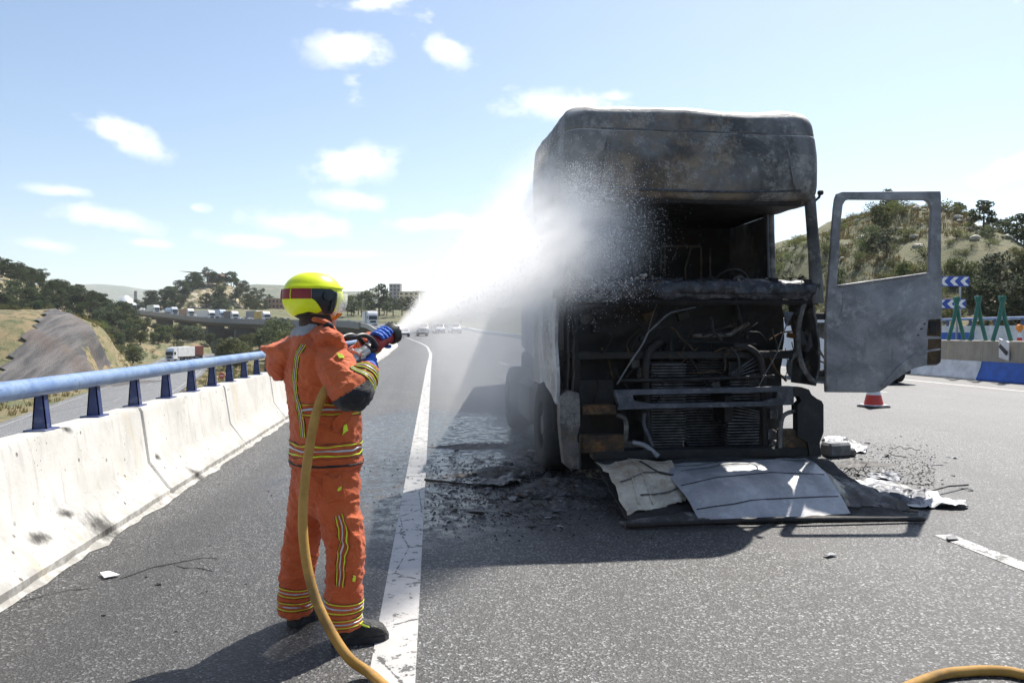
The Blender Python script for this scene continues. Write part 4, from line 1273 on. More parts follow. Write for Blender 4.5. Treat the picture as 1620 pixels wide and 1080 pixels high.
def proj0(p):
    q = _rot.transposed() @ (V(p) - CAMP)
    return 810 + FPX * q.x / -q.z, 540 - FPX * q.y / -q.z
lifted(jacket, elbow_test, .005, 'elbow_patch', BLACKC)
limb_hoop(ARM_L, AR_L, .80, .92, jacket)
def patch(pth, d, tgt, name, mat, nn=8):
    q = [D(x, y, d) for x, y in pth]
    mb = MB().grid(lambda a, b_: q[0].lerp(q[1], a).lerp(q[3].lerp(q[2], a), b_), nn, nn)
    return stuck(mb, tgt, .004, name, [mat])
patch([(531, 556), (541, 554), (547, 566), (536, 570)], 3.66, jacket, 'yellow_tab', YELL)
patch([(549, 678), (560, 675), (561, 683), (550, 686)], 3.70, jacket, 'yellow_tab', YELL)
# pocket flap on the skirt
patch([(527, 668), (559, 662), (561, 674), (529, 684)], 3.68, jacket, 'pocket_flap', ORANGE)
# collar, liner and face guard
MB().loft([flap_ring(462, 545, 3.90, .10, .03, .3), flap_ring(470, 533, 3.9, .11, .045, .3), flap_ring(484, 522, 3.9, .10, .05, .2), flap_ring(497, 514, 3.92, .085, .045, 0)]).build('neck_liner', GREYC, person, FEET, 180)
mb = MB(); mb.loft([ell(D(500, y, 3.92), a_, b_, 24) for (y, a_, b_) in ((540, .09, .095), (522, .085, .085), (508, .085, .082), (498, .08, .08))])
mb.build('collar', cloth('collar_dark', (.02, .014, .012), (.06, .03, .02)), person, FEET, 180)
mb = MB(); mb.tube(catmull([D(497, 505, 3.80), D(514, 509, 3.78), D(524, 516, 3.80), D(531, 528, 3.84), D(533, 540, 3.88)], 4), [.022] * 17, 8, True, 0, .6)
mb.build('face_guard_strap', ORANGE, person, FEET, 180)
MB().box(D(519, 517, 3.775), (.05, .03, .05), Matrix.Rotation(.5, 3, 'Y'), .01).build('strap_buckle', BLACKC, person, FEET, 60)

# trousers
tr = MB()
tr.loft([ell(D(cx, y, 3.92), a_, b_) for (y, cx, a_, b_) in ((712, 516, .145, .175), (735, 516, .155, .185), (760, 516, .15, .185), (790, 514, .12, .16), (812, 513, .06, .10))])
for L, Rr in ((LEG_R, LR_R), (LEG_L, LR_L)):
    tr.tube(catmull(pts(L), 4), [x for k in range(len(Rr) - 1) for x in [Rr[k] + (Rr[k + 1] - Rr[k]) * q / 4 for q in range(4)]] + [Rr[-1]], 20)
trousers = skinned(tr, .0075, 3, .012, ORANGE, 'trousers', person, 4.0)
dg.update()
limb_hoop(LEG_R, LR_R, .79, .872, trousers); limb_hoop(LEG_R, LR_R, .895, .975, trousers)
limb_hoop(LEG_L, LR_L, .75, .825, trousers); limb_hoop(LEG_L, LR_L, .852, .93, trousers)
strip_px([(536, 812), (541, 838), (542, 862), (536, 890), (535, 935)], 23, 3.66, trousers)
patch([(526, 769), (541, 766), (544, 777), (528, 782)], 3.68, trousers, 'yellow_tab', YELL)
patch([(503, 752), (545, 746), (553, 790), (510, 800)], 3.68, trousers, 'cargo_pocket', ORANGE, 14)
patch([(558, 910), (565, 908), (566, 924), (560, 922)], 3.70, trousers, 'yellow_tab', YELL)

# boots
def boot(heel, toe, ank, name='boot'):
    d = (toe - heel); L = d.length; d.normalize(); n_ = V((d.y, -d.x, 0))
    mb = MB(); rings = []
    for (k, w, h) in ((-.02, .02, .05), (.0, .035, .085), (.12, .042, .11), (.3, .044, .12), (.45, .046, .105), (.62, .052, .085), (.8, .052, .072), (.93, .042, .055), (1.0, .022, .03)):
        c = heel + d * (k * L)
        rings.append([c + n_ * (math.copysign(abs(math.cos(q)) ** .75, math.cos(q)) * w) + V((0, 0, .018 + h / 2 + math.copysign(abs(math.sin(q)) ** .8, math.sin(q)) * h / 2)) for q in [2 * math.pi * i / 18 for i in range(18)]])
    mb.loft(rings)
    mb.tube([heel + d * .065 + V((0, 0, .05)), heel.lerp(ank, .5) + d * .02 + V((0, 0, .06)), ank + V((0, 0, .04))], [.056, .062, .07], 16)
    o = skinned(mb, .007, 2, .0035, BOOT, name, person, heel.x)
    # sole
    sp = []
    for (k, w) in ((-.035, .015), (-.02, .034), (.1, .043), (.3, .042), (.5, .046), (.65, .056), (.82, .056), (.95, .044), (1.03, .02)):
        sp.append((k, w))
    out = [heel + d * (k * L) + n_ * w for k, w in sp] + [heel + d * (k * L) - n_ * w for k, w in reversed(sp)]
    out = [V((p.x, p.y, .002)) for p in out]
    MB().prism(out, (0, 0, .03)).build('sole', BLACKC, o, FEET)
    return o
b1 = boot(G(527, 1019), G(612, 1009), D(545, 985, 3.79))
bt = boot(G(462, 990), G(500, 973), D(467, 968, 4.03))
q_ = [D(566, 977, 3.70), D(588, 984, 3.72), D(592, 990, 3.72), D(570, 991, 3.70)]
dg.update()
stuck(MB().grid(lambda a, b_: q_[0].lerp(q_[1], a).lerp(q_[3].lerp(q_[2], a), b_), 6, 4), b1, .004, 'yellow_tongue', [YELL])

# helmet
HC = D(494, 470, 3.92)
def hsurf(az_, el_, s_=1.0):
    ce, se = math.cos(el_), math.sin(el_)
    a_ = .158 if math.cos(az_) > 0 else .152
    zz = .128 if se > 0 else .132
    p = hd * (a_ * math.cos(az_) * abs(ce) ** .85) + hs * (.132 * math.sin(az_) * abs(ce) ** .85) + UP * (zz * se)
    return HC + p * s_ 
def low(az_):
    """lower rim: high at the brow, dipping to the nape"""
    c = math.cos(az_)
    k = (1 - c) / 2
    base = -.12 - .62 * sstep(k, .15, .5) - .0 * k
    return base - .14 * sstep(k, .8, 1.0) + .30 * math.exp(-((k - .62) / .12) ** 2) * .35
mb = MB(); NA = 64
mb.grid(lambda a, b_: hsurf(a * 2 * math.pi, low(a * 2 * math.pi) + (math.pi / 2 - .001 - low(a * 2 * math.pi)) * b_), NA, 24)
me = baked(mb, [('WELD', dict(merge_threshold=.0015)), ('SOLIDIFY', dict(thickness=.008, offset=-1.0))])
for v in me.vertices: v.co -= FEET
me.materials.append(HELM); shade(me, 50)
helmet = child('helmet', me, person)
# ridge line above the band
def hpart(name, az0, az1, el0, el1, s_, mat, nu=24, nv=6, th=.006):
    f0 = el0 if callable(el0) else (lambda a: el0); f1 = el1 if callable(el1) else (lambda a: el1)
    mb = MB().grid(lambda a, b_: hsurf(az0 + (az1 - az0) * a, f0(az0 + (az1 - az0) * a) + (f1(az0 + (az1 - az0) * a) - f0(az0 + (az1 - az0) * a)) * b_, s_), nu, nv)
    me = baked(mb, [('SOLIDIFY', dict(thickness=th, offset=1.0))])
    for v in me.vertices: v.co -= FEET
    me.materials.append(mat); shade(me, 50)
    return child(name, me, helmet)
for sg in (1, -1):
    hpart('red_band', sg * 1.72, sg * 3.11, -.10, .30, 1.012, RED, 26, 5, .004)
    up = lambda a: .30
    lowc = lambda a, sg=sg: -.10 - .62 * sstep(abs(a), 1.72, 1.15)
    hpart('side_panel', sg * .82, sg * 1.71, lowc, lambda a: .30 - .12 * sstep(abs(a), 1.1, .8), 1.014, NAVY, 24, 8, .008)
    # visor pivot and clip
    pv = hsurf(sg * 1.18, .02, 1.05)
    mb = MB().cyl(pv - hs * sg * .004, pv + hs * sg * .02, .026, 18); mb.cyl(pv + hs * sg * .02, pv + hs * sg * .026, .016, 14)
    mb.build('visor_pivot', NAVY, helmet, FEET, 40)
    c0, c1 = hsurf(sg * .95, .12, 1.07), hsurf(sg * .98, -.55, 1.06)
    MB().tube([c0, c0.lerp(c1, .5) + hs * sg * .008, c1], .012, 8).build('strap_rail', NAVY, helmet, FEET, 60)
    hpart('brow_trim', sg * .55, sg * .80, -.62, .32, 1.016, HELM, 6, 10, .006)
hpart('crest_step', -2.6, 2.6, .33, .40, 1.012, HELM, 60, 3, .008)
MB().tube([hsurf(2.45, e_, 1.022) for e_ in (-.1, .0, .1, .2, .3)], .0025, 5).build('band_joint', YELL, helmet, FEET)
# clear visor lowered, gold inner visor
def visor(name, mat, az_w, el0, el1, s_, th):
    mb = MB().grid(lambda a, b_: hsurf(-az_w + 2 * az_w * a, el0 + (el1 - el0) * b_, s_) + hd * .012, 28, 10)
    me = baked(mb, [('SOLIDIFY', dict(thickness=th, offset=1.0))])
    for v in me.vertices: v.co -= FEET
    me.materials.append(mat); shade(me, 60)
    return child(name, me, helmet)
visor('clear_visor', CLEARV, .95, -.72, .15, 1.05, .004)
visor('gold_visor', GOLD, .75, -1.02, -.62, 1.06, .004)
hpart('nape_guard', 1.9, 4.38, -1.15, -.72, .86, BLACKC, 30, 4, .01)

# ================================================================== hose and nozzle
TIP = D(624, 524, 4.06)
AIM = D(912, 362, 7.6)
ax = (AIM - TIP).normalized()
# the nozzle swings a little more across than the jet does
nb = D(548, 576, 3.80)
nx = (TIP - nb).normalized(); NL = (TIP - nb).length
ny = nx.cross(UP).normalized(); nzv = ny.cross(nx).normalized()
nozzle = thing('hose_nozzle', 'black and red branch pipe nozzle with loop handle held in blue gloves', 'nozzle', nb)
BLK = simple('black_plastic', (.014, .014, .015), .45, 0, .3, 20)
NRED = simple('red_anodised', (.3, .035, .04), .35, .3, .2, 20)
ALU = simple('worn_aluminium', (.5, .49, .46), .3, .8, .25, 25)
def npx(t, y=0.0, z=0.0): return nb + nx * (t * NL) + ny * y + nzv * z
def turned(prof, name, mat, parent=nozzle, seg=28, sm=35):
    mb = MB()
    mb.loft([[npx(t) + (ny * math.cos(q) + nzv * math.sin(q)) * r for q in [2 * math.pi * i / seg for i in range(seg)]] for (t, r) in prof])
    return mb.build(name, mat, parent, nb, sm)
turned([(.86, .03), (.865, .05), (.88, .056), (.96, .06), (.98, .058), (1.0, .052), (1.0, .036), (.97, .03)], 'bumper_ring', BLK)
mbt = MB()
for i in range(14):
    q = 2 * math.pi * i / 14
    mbt.box(npx(.985) + (ny * math.cos(q) + nzv * math.sin(q)) * .05, (.012, .012, .02), None, .002)
mbt.build('bumper_teeth', BLK, nozzle, nb)
turned([(.52, .03), (.54, .036), (.60, .04), (.66, .04), (.70, .036), (.87, .042)], 'barrel', NRED)
turned([(.40, .026), (.42, .034), (.46, .034), (.48, .03), (.53, .032)], 'valve_body', BLK)
turned([(.0, .0225), (.02, .038), (.08, .038), (.10, .03), (.18, .03), (.19, .04), (.27, .04), (.28, .028), (.34, .03), (.40, .03)], 'coupling', ALU)
for i in range(3):
    q = 2 * math.pi * i / 3 + .3
    MB().box(npx(.23) + (ny * math.cos(q) + nzv * math.sin(q)) * .046, (.022, .022, .026), None, .005).build('coupling_lug', ALU, nozzle, nb)
# loop handle over the valve
hp = [npx(.50, .045, .0), npx(.46, .045, .055), npx(.34, .045, .10), npx(.18, .04, .115), npx(.13, .0, .118), npx(.18, -.04, .115), npx(.34, -.045, .10), npx(.46, -.045, .055), npx(.50, -.045, .0)]
MB().tube(catmull(hp, 5), .0125, 10).build('loop_handle', BLK, nozzle, nb, 180)
MB().tube([npx(.42, 0, -.02), npx(.40, 0, -.07), npx(.37, 0, -.13)], [.022, .02, .022], 12).build('pistol_grip', BLK, nozzle, nb, 60)
MB().tube([npx(.62, .0, .026), npx(.66, .0, .05), npx(.72, 0, .05)], .01, 8).build('flow_lever', BLK, nozzle, nb, 60)

# hose
def hose_mat():
    t = NT('ochre_hose'); co = t.co('World')
    n = t.noise(6, 6, .65, co); f = t.noise(160, 3, .6, co)
    col = t.mix(t.map(n, .3, .7), (.33, .17, .026), (.47, .26, .055))
    col = t.mix(t.map(t.noise(18, 5, .7, co), .58, .7, 0, .5), col, (.16, .09, .03))
    wv = t.noise(1, 0, 0, co)
    wave = t.n('TexWave'); wave.inputs['Scale'].default_value = 90; wave.inputs['Distortion'].default_value = 2; t.l(co, wave.inputs['Vector'])
    col = t.mix(t.map(t.noise(3, 6, .75, t.co('World', (1, 1, 1), (4, 1, 0))), .5, .66, 0, .55), col, (.1, .07, .035))
    t.bump(t.mix(.5, f, wave.outputs[0]), .5, .003)
    return t.set(col, .7)
HM = hose_mat()
hpts = [npx(.05), npx(-.12), D(525, 603, 3.68), D(512, 622, 3.65), D(500, 655, 3.63), D(491, 700, 3.61), D(482, 765, 3.57), D(479, 830, 3.53), D(485, 890, 3.49), D(499, 945, 3.45), D(522, 995, 3.41), D(552, 1040, 3.36)]
ge = G(588, 1076); hpts += [V((ge.x, ge.y, .026)), V((-.02, 3.05, .0225)), V((.25, 2.75, .0225)), V((.7, 2.5, .0225)), V((1.25, 2.5, .0225)), V((1.75, 2.85, .0225))]
for (x, y) in ((1470, 1075), (1530, 1064), (1590, 1064), (1660, 1075)):
    g = G(x, y + 5); hpts.append(V((g.x, g.y, .0225)))
hpts += [V((3.3, 2.9, .0225)), V((3.7, 2.3, .0225)), V((4.0, 1.5, .0225))]
hose = MB().tube(catmull(hpts, 8), .0225, 16).build('fire_hose', HM, None, None, 180)
tag(hose, 'ochre fire hose running down behind the firefighter and along the asphalt', 'hose')

# gloves: palm, five separate fingers, closed on the nozzle
def finger_arc(c, r, q0, q1, n, rad0):
    return [npx(c) + (ny * math.cos(q0 + (q1 - q0) * k / n) + nzv * math.sin(q0 + (q1 - q0) * k / n)) * r for k in range(n + 1)], [rad0 * (1 - .25 * k / n) for k in range(n + 1)]
def glove(parts, palm, name, cuff):
    mb = MB()
    mb.loft(palm)
    for P, r in parts: mb.tube(P, r, 10)
    for a_, b_, r0, r1 in cuff: mb.tube([a_, a_.lerp(b_, .5), b_], [r0, (r0 + r1) / 2, r1], 14)
    o = skinned(mb, .0042, 2, .0016, GLOVE, name, person, 2.0)
    return o
def blob(c, a_, b_, c_, ra, rb, rc):
    return [[c + a_ * (ra * math.sin(t_)) + (b_ * math.cos(q) * rb + c_ * math.sin(q) * rc) * math.cos(t_) for q in [2 * math.pi * i / 14 for i in range(14)]] for t_ in (-1.45, -1.0, -.5, 0, .5, 1.0, 1.45)]
# left hand over the top of the barrel: fingers wrap from the far side over to the near side
parts = []
for k, (c, r0) in enumerate(((.84, .0105), (.775, .0115), (.71, .0115), (.65, .0105))):
    P, rr_ = finger_arc(c, .054, 2.9, .35 - (.15 if k in (1, 2) else 0), 7, r0); parts.append((P, rr_))
P, rr_ = finger_arc(.80, .054, 3.3, 5.0, 5, .0125); parts.append((P, rr_))
wl_ = D(590, 541, 4.09)
palmc = npx(.745) - ny * .062 - nzv * .004
glove(parts, blob(palmc, nx, ny, nzv, .048, .02, .04), 'glove', [(wl_, palmc, .036, .03)])
# right hand round the pistol grip under the valve
gr = npx(.395, 0, -.075); gd = (npx(.37, 0, -.13) - npx(.42, 0, -.02)).normalized()
g1 = nx; g2 = gd.cross(g1).normalized()
parts = []
wr_ = D(583, 584, 3.78)
nearv = (CAMP - gr).normalized(); nearv = (nearv - gd * nearv.dot(gd)).normalized(); fwd = (nx - gd * nx.dot(gd)).normalized()
for k, sh in enumerate((-.036, -.012, .012, .034)):
    c = gr + gd * sh; P = []
    for m_ in range(8):
        q = -.2 + m_ * .52
        P.append(c + (nearv * math.cos(q) + fwd * math.sin(q)) * .033)
    parts.append((P, [.0115 * (1 - .03 * m_) for m_ in range(8)]))
th = [gr + nearv * .03 - fwd * .02 + gd * .02, gr + nearv * .036 - gd * .03, gr + nearv * .03 + fwd * .02 - gd * .055]
parts.append((th, [.015, .0135, .011]))
pc = gr + nearv * .036 - fwd * .012 + gd * .004
glove(parts, blob(pc, gd, fwd, nearv, .052, .036, .02), 'glove', [(wr_, pc, .04, .034)])
# ================================================================== viaduct
def proj(p):
    q = _rot.transposed() @ (V(p) - CAMP)
    return 810 + FPX * q.x / -q.z, 540 - FPX * q.y / -q.z
VS0 = next(PS[i] for i in range(len(PATH)) if PATH[i].y > 196)
VS1 = PS[-1] - 4
via = thing('viaduct', 'long grey concrete motorway viaduct carrying the queue of traffic across the valley', 'viaduct', on_path(VS0))
o_v = V(via.location)
M_VIA = make_concrete('viaduct_concrete', (.3, .295, .29))
def sweep(prof, s0, s1, step=4.0):
    n = max(1, int((s1 - s0) / step))
    return MB().loft([[on_path(s0 + (s1 - s0) * k / n, o, z) for o, z in prof] for k in range(n + 1)])
sweep([(-1.0, -.02), (20.9, -.02), (20.9, -.5), (17, -.9), (15, -2.6), (5, -2.6), (3, -.9), (-1.0, -.5)], VS0, VS1).build('deck', M_VIA, via, o_v, 30)
# precast parapet panels along the edge
s = VS0; k = 0
while s < VS1 - 6:
    sweep([(-1.03, -.9), (-.75, -.9), (-.7, .95), (-1.03, .95)], s + .05, s + 5.95, 3).build('parapet_panel', M_VIA, via, o_v)
    s += 6
for k in range(8):
    s = VS0 + 22 + k * 27
    if s > VS1: break
    p = on_path(s, 10); gz = -8.5
    d = path_dir(s); rz = math.atan2(-d.x, d.y)
    MB().box((p.x, p.y, (p.z - 2.6 + gz) / 2), (7.5, 1.8, p.z - 2.6 - gz), Matrix.Rotation(rz, 3, 'Z'), .15).box((p.x, p.y, p.z - 2.9), (12, 2.0, 1.0), Matrix.Rotation(rz, 3, 'Z'), .1).build('pier', M_VIA, via, o_v)

# ================================================================== far traffic
def paint(name, c, rough=.4): return simple(name, c, rough, 0, .1, .8)
PW = paint('vehicle_white', (.72, .72, .72)); PDK = paint('vehicle_dark', (.04, .045, .07)); PBL = paint('vehicle_pale_blue', (.42, .5, .6)); PGY = paint('vehicle_grey', (.22, .23, .25))
PYE = paint('vehicle_yellow', (.5, .34, .05)); PBR = paint('vehicle_brown', (.3, .16, .07)); PRB = paint('vehicle_red_brown', (.42, .13, .08)); PGN = paint('vehicle_pale_green', (.55, .6, .5)); PRD = paint('vehicle_red', (.35, .03, .03)); PSL = paint('vehicle_silver', (.45, .46, .48))
GLS = simple('vehicle_glass', (.02, .025, .03), .12, 0, .2, 3); TYF = simple('vehicle_tyre', (.02, .02, .02), .8); GRL = simple('vehicle_grille', (.03, .03, .035), .5)
LMP = simple('vehicle_lamp', (.7, .7, .68), .2)
ORM = simple('orange_mark', (.45, .12, .02), .5)
def lorry(name, label, boxm, cabm, loc, rz, group, L=8.5, H=3.9, tank=False, flat=False):
    """faces local -y"""
    t = thing(name, label, 'truck', loc, rz, group)
    cab = MB()
    prof = [(-.05, .55), (-.05, 1.5), (.12, 2.6), (.35, 3.2), (1.0, H - .15), (1.9, H - .1), (1.9, .55)]
    cab.loft([[V((x, y + (.08 if abs(x) > 1.1 else 0), z)) for (y, z) in prof] for x in (-1.24, -1.12, 1.12, 1.24)])
    c = cab.build('cab', cabm, t, None, 30)
    MB().prism([V((-1.1, -.075, 1.6)), V((1.1, -.075, 1.6)), V((1.02, .09, 2.6)), V((-1.02, .09, 2.6))], (0, .03, .0)).build('windscreen', GLS, c)
    for sx in (-1, 1):
        MB().prism([V((sx * 1.25, .35, 1.7)), V((sx * 1.25, 1.2, 1.7)), V((sx * 1.25, 1.2, 2.5)), V((sx * 1.25, .5, 2.5))], (sx * .01, 0, 0)).build('side_window', GLS, c)
        MB().box((sx * .95, -.07, .8), (.4, .06, .2), None, .02).build('headlight', LMP, c)
        MB().box((sx * 1.38, .25, 2.2), (.12, .12, .6), None, .02).build('mirror', GRL, c)
    MB().box((0, -.07, 1.05), (1.5, .05, .55), None, .01).build('grille', GRL, c)
    MB().box((0, -.06, .5), (2.4, .14, .3), None, .03).build('bumper', cabm, c)
    if tank:
        MB().loft([[V((1.2 * math.cos(q), y, 2.25 + 1.2 * math.sin(q) * (1 if r_ == 1 else .75)) if r_ == 1 else V((.8 * math.cos(q), y, 2.25 + .8 * math.sin(q)))) for q in [2 * math.pi * i / 20 for i in range(20)]] for y, r_ in ((2.2, 0), (2.5, 1), (1.8 + L, 1), (2.1 + L, 0))]).build('tank', boxm, t, None, 40)
    elif flat:
        MB().box((0, 2.2 + L / 2, 1.2), (2.5, L, .2), None, .02).build('flatbed', boxm, t)
    else:
        b_ = MB().box((0, 2.2 + L / 2, (1.1 + H) / 2), (2.52, L, H - 1.1), None, .04).build('cargo_box', boxm, t)
    MB().box((0, 2 + L / 2, .85), (1.0, L + 2, .3)).build('chassis', GRL, t)
    for y in (1.2, 4.0, L * .75 + 1, L * .75 + 2.3):
        for sx in (-1, 1): MB().cyl(V((sx * 1.22, y, .5)), V((sx * .9, y, .5)), .5, 18).build('wheel', TYF, t, None, 40)
    return t
def car(name, label, m, loc, rz, group, van=False):
    t = thing(name, label, 'van' if van else 'car', loc, rz, group)
    if van: prof = [(-.0, .3), (-.02, .8), (.15, 1.0), (.8, 1.2), (1.5, 1.95), (1.9, 2.05), (4.9, 2.05), (5.0, 1.9), (5.0, .35)]
    else: prof = [(0, .3), (-.02, .65), (.2, .8), (1.1, .92), (1.75, 1.4), (2.3, 1.48), (3.3, 1.42), (3.9, 1.0), (4.25, .9), (4.3, .4)]
    mb = MB(); w = .95 if van else .86
    mb.loft([[V((x * w * (1 - (.14 if z > 1.0 else 0)), y, z if abs(x) < .98 else z - (.04 if z > .6 else 0))) for (y, z) in prof] for x in (-1, -.94, .94, 1)])
    c = mb.build('body', m, t, None, 30)
    if van:
        q = [V((-.74, .86, 1.24)), V((.74, .86, 1.24)), V((.7, 1.46, 1.9)), V((-.7, 1.46, 1.9))]
    else:
        q = [V((-.68, 1.14, .96)), V((.68, 1.14, .96)), V((.64, 1.7, 1.36)), V((-.64, 1.7, 1.36))]
    MB().prism([p + V((0, -.02, .015)) for p in q], (0, .02, .01)).build('windscreen', GLS, c)
    for sx in (-1, 1):
        z0, z1 = (1.3, 1.85) if van else (1.0, 1.34)
        MB().prism([V((sx * w * .868, 1.55, z0)), V((sx * w * .868, 3.3, z0)), V((sx * w * .868, 3.1, z1)), V((sx * w * .868, 1.85, z1))], (sx * .012, 0, 0)).build('side_window', GLS, c)
        MB().box((sx * .62, .02, .7 if not van else .85), (.36, .1, .15), None, .03).build('headlight', LMP, c)
        for y in (.85, 3.45 if not van else 4.0): MB().cyl(V((sx * w * 1.01, y, .32)), V((sx * (w - .2), y, .32)), .32, 18).build('wheel', TYF, t, None, 40)
    MB().box((0, -.0, .42), (1.5, .08, .22), None, .02).build('bumper', GRL, c)
    return t
def on_via(px, off):
    best = min((abs(proj(on_path(s_ * .5, off, 1.5))[0] - px), s_ * .5) for s_ in range(int(VS0 * 2) - 200, int(VS1 * 2)))
    return best[1]
def face_rz(s): d = path_dir(s); return math.atan2(-d.x, d.y)
gq = 'traffic queue on the viaduct'
for (px, off, nm, lb, bm_, cm_, kw) in [
    (212, 3.2, 'white_lorry', 'white box lorry leading the viaduct traffic beside the dark wooded hill', PW, PW, {}),
    (249, 3.2, 'box_lorry', 'pale green box lorry on the viaduct between a white lorry and a tanker', PGN, PW, dict(L=7)),
    (277, 3.2, 'tanker_lorry', 'pale blue tanker lorry on the viaduct', PBL, PBL, dict(tank=True, L=7)),
    (303, 3.2, 'box_lorry', 'brown box lorry with white cab on the viaduct behind the tanker', PBR, PW, dict(L=8)),
    (336, 3.2, 'white_lorry', 'white articulated lorry in the middle of the viaduct queue', PW, PW, dict(L=11)),
    (354, 12, 'box_lorry', 'pale blue box lorry in a far lane of the viaduct', PBL, PBL, dict(L=7, H=4.1)),
    (373, 3.2, 'curtain_lorry', 'dark blue curtain side lorry with white cab on the viaduct', PDK, PW, dict(L=7)),
    (423, 3.2, 'yellow_lorry', 'yellow box lorry with an orange mark and white cab on the viaduct', PYE, PW, dict(L=7)),
    (412, 11, 'grey_lorry', 'grey box lorry partly behind the yellow lorry on the viaduct', PGY, PW, dict(L=9, H=4.2)),
    (590, 2.5, 'curtain_lorry', 'white lorry with a dark side stripe beyond the hose nozzle', PW, PW, dict(L=9))]:
    s_ = on_via(px, off)
    o = lorry(nm, lb, bm_, cm_, on_path(s_, off, .01), face_rz(s_), gq, **kw)
    if nm == 'yellow_lorry':
        for c in list(o.children):
            if c.name.startswith('cargo_box'):
                for sx in (-1,): MB().box((sx * 1.265, 5.6, 2.6), (.02, .5, 1.3)).box((sx * 1.265, 5.6, 2.0), (.018, 1.0, .2)).build('orange_mark', ORM, c)
    if px == 590:
        for c in list(o.children):
            if c.name.startswith('cargo_box'): MB().box((-1.268, 4.4, 2.5), (.02, 2.4, 2.6)).build('dark_stripe', PGY, c)
for (px, off, m, lb) in [(238, 3.2, PSL, 'silver car on the viaduct behind the leading white lorry'), (228, 8, PW, 'white car in an inner viaduct lane behind the leading lorry'),
                         (385, 4, PW, 'white car on the viaduct between the dark blue and yellow lorries'), (393, 8, PDK, 'dark car on the viaduct beside a white car'),
                         (438, 4.5, PW, 'white car on the viaduct just behind the yellow lorry'), (446, 8, PDK, 'dark car on the viaduct behind the helmet'), (358, 7.5, PDK, 'dark car on the viaduct behind the white articulated lorry'),
                         (525, 5, PBL, 'pale blue car on the road beyond the visor'), (320, 9, PRD, 'red car in an inner lane of the viaduct')]:
    s_ = on_via(px, off)
    car('queued_car', lb, m, on_path(s_, off, .01), face_rz(s_), gq)
for k, (px, off, m, cn) in enumerate([(262, 8, PW, 'white'), (285, 8, PSL, 'silver'), (292, 12, PDK, 'dark'), (312, 7, PW, 'white'), (330, 12, PSL, 'silver'), (366, 8, PW, 'white'), (400, 7, PSL, 'silver'), (405, 15, PDK, 'dark'), (431, 8, PSL, 'silver'), (436, 12, PW, 'white'), (452, 4.5, PSL, 'silver'), (457, 11, PDK, 'dark')]):
    s_ = on_via(px, off)
    car('queued_car', cn + ' car in ' + ('the middle' if off < 10 else 'the far') + ' lanes of the viaduct queue', m, on_path(s_, off, .01), face_rz(s_), gq)
gs = 'stopped traffic beyond the water spray'
for (s_, off, m, lb, van) in [(S0 + 128, 3.0, PSL, 'silver car stopped on the road behind the jet of water', False), (S0 + 132, 6.5, PDK, 'dark car stopped on the road behind the jet of water', False),
                              (S0 + 150, 15.5, PW, 'white van stopped beside the median through the mist', True), (S0 + 150, 12.2, PW, 'white van stopped in a middle lane through the mist', True), (S0 + 150, 9.0, PW, 'white van stopped left of two others through the mist', True)]:
    car('stopped_van' if van else 'stopped_car', lb, m, on_path(s_, off, .01), face_rz(s_), gs, van)
# lorries on the lower road
for (px, py, zz, nm, lb, m1, m2) in [(268, 571, -6.6, 'white_lorry', 'white lorry coming along the lower road', PW, PW), (307, 566, -6.6, 'red_lorry', 'red brown box lorry driving away on the lower road', PRB, PRB)]:
    p = G(px, py, zz)
    rz_ = math.atan2(.38, -.92) if 'driving away' in lb else -.30 + math.pi * 0
    o = lorry(nm, lb, m1, m2, (p.x, p.y, zz + .03), rz_ if 'coming' in lb else math.pi + .42, 'lorries on the lower road', L=8)

# ================================================================== trees and shrubs
def leaf_mat(name, c1, c2):
    t = NT(name); co = t.co('World')
    n = t.noise(.9, 4, .6, co); f = t.noise(11, 3, .6, co)
    oi = t.n('ObjectInfo')
    col = t.mix(t.map(n, .35, .65), c1, c2)
    col = t.mix(t.map(f, .3, .7, 0, .5), col, tuple(x * .55 for x in c1))
    hv = t.n('HueSaturation'); t.l(col, hv.inputs['Color'])
    t.l(t.map(oi.outputs['Random'], 0, 1, .75, 1.3, False), hv.inputs['Value']); t.l(t.map(oi.outputs['Random'], 0, 1, .485, .515, False), hv.inputs['Hue'])
    m = t.set(hv.outputs[0], .75, 0, .2)
    tr = t.n('BsdfTranslucent'); t.l(hv.outputs[0], tr.inputs[0])
    mx = t.n('MixShader'); mx.inputs[0].default_value = .3
    t.l(t.b.outputs[0], mx.inputs[1]); t.l(tr.outputs[0], mx.inputs[2]); t.l(mx.outputs[0], t.out.inputs[0])
    return m
PINE = leaf_mat('pine_needles', (.075, .095, .032), (.135, .15, .055))
DARKP = leaf_mat('dark_pine_needles', (.045, .063, .026), (.085, .105, .042))
SHR = leaf_mat('scrub_leaves', (.095, .11, .036), (.17, .17, .06))
OLV = leaf_mat('light_green_leaves', (.12, .15, .04), (.19, .21, .07))
BARK = simple('bark', (.09, .065, .045), .9, 0, .3, 4)
def leaves(mb, c, r, n, size, rng):
    for _ in range(n):
        while True:
            d = V((rng.uniform(-1, 1), rng.uniform(-1, 1), rng.uniform(-1, 1)))
            if .05 < d.length <= 1: break
        d = d.normalized() * (d.length ** .5)
        p = c + V((d.x * r[0], d.y * r[1], d.z * r[2]))
        a_ = V((rng.gauss(0, 1), rng.gauss(0, 1), rng.gauss(0, 1))).normalized(); b_ = a_.orthogonal().normalized(); s_ = size * rng.uniform(.55, 1.3)
        mb.add([p - a_ * s_ - b_ * s_ * .5, p + a_ * s_ * .2 - b_ * s_ * .7, p + a_ * s_ + b_ * s_ * .3, p - a_ * s_ * .2 + b_ * s_ * .7], [(0, 1, 2, 3)])
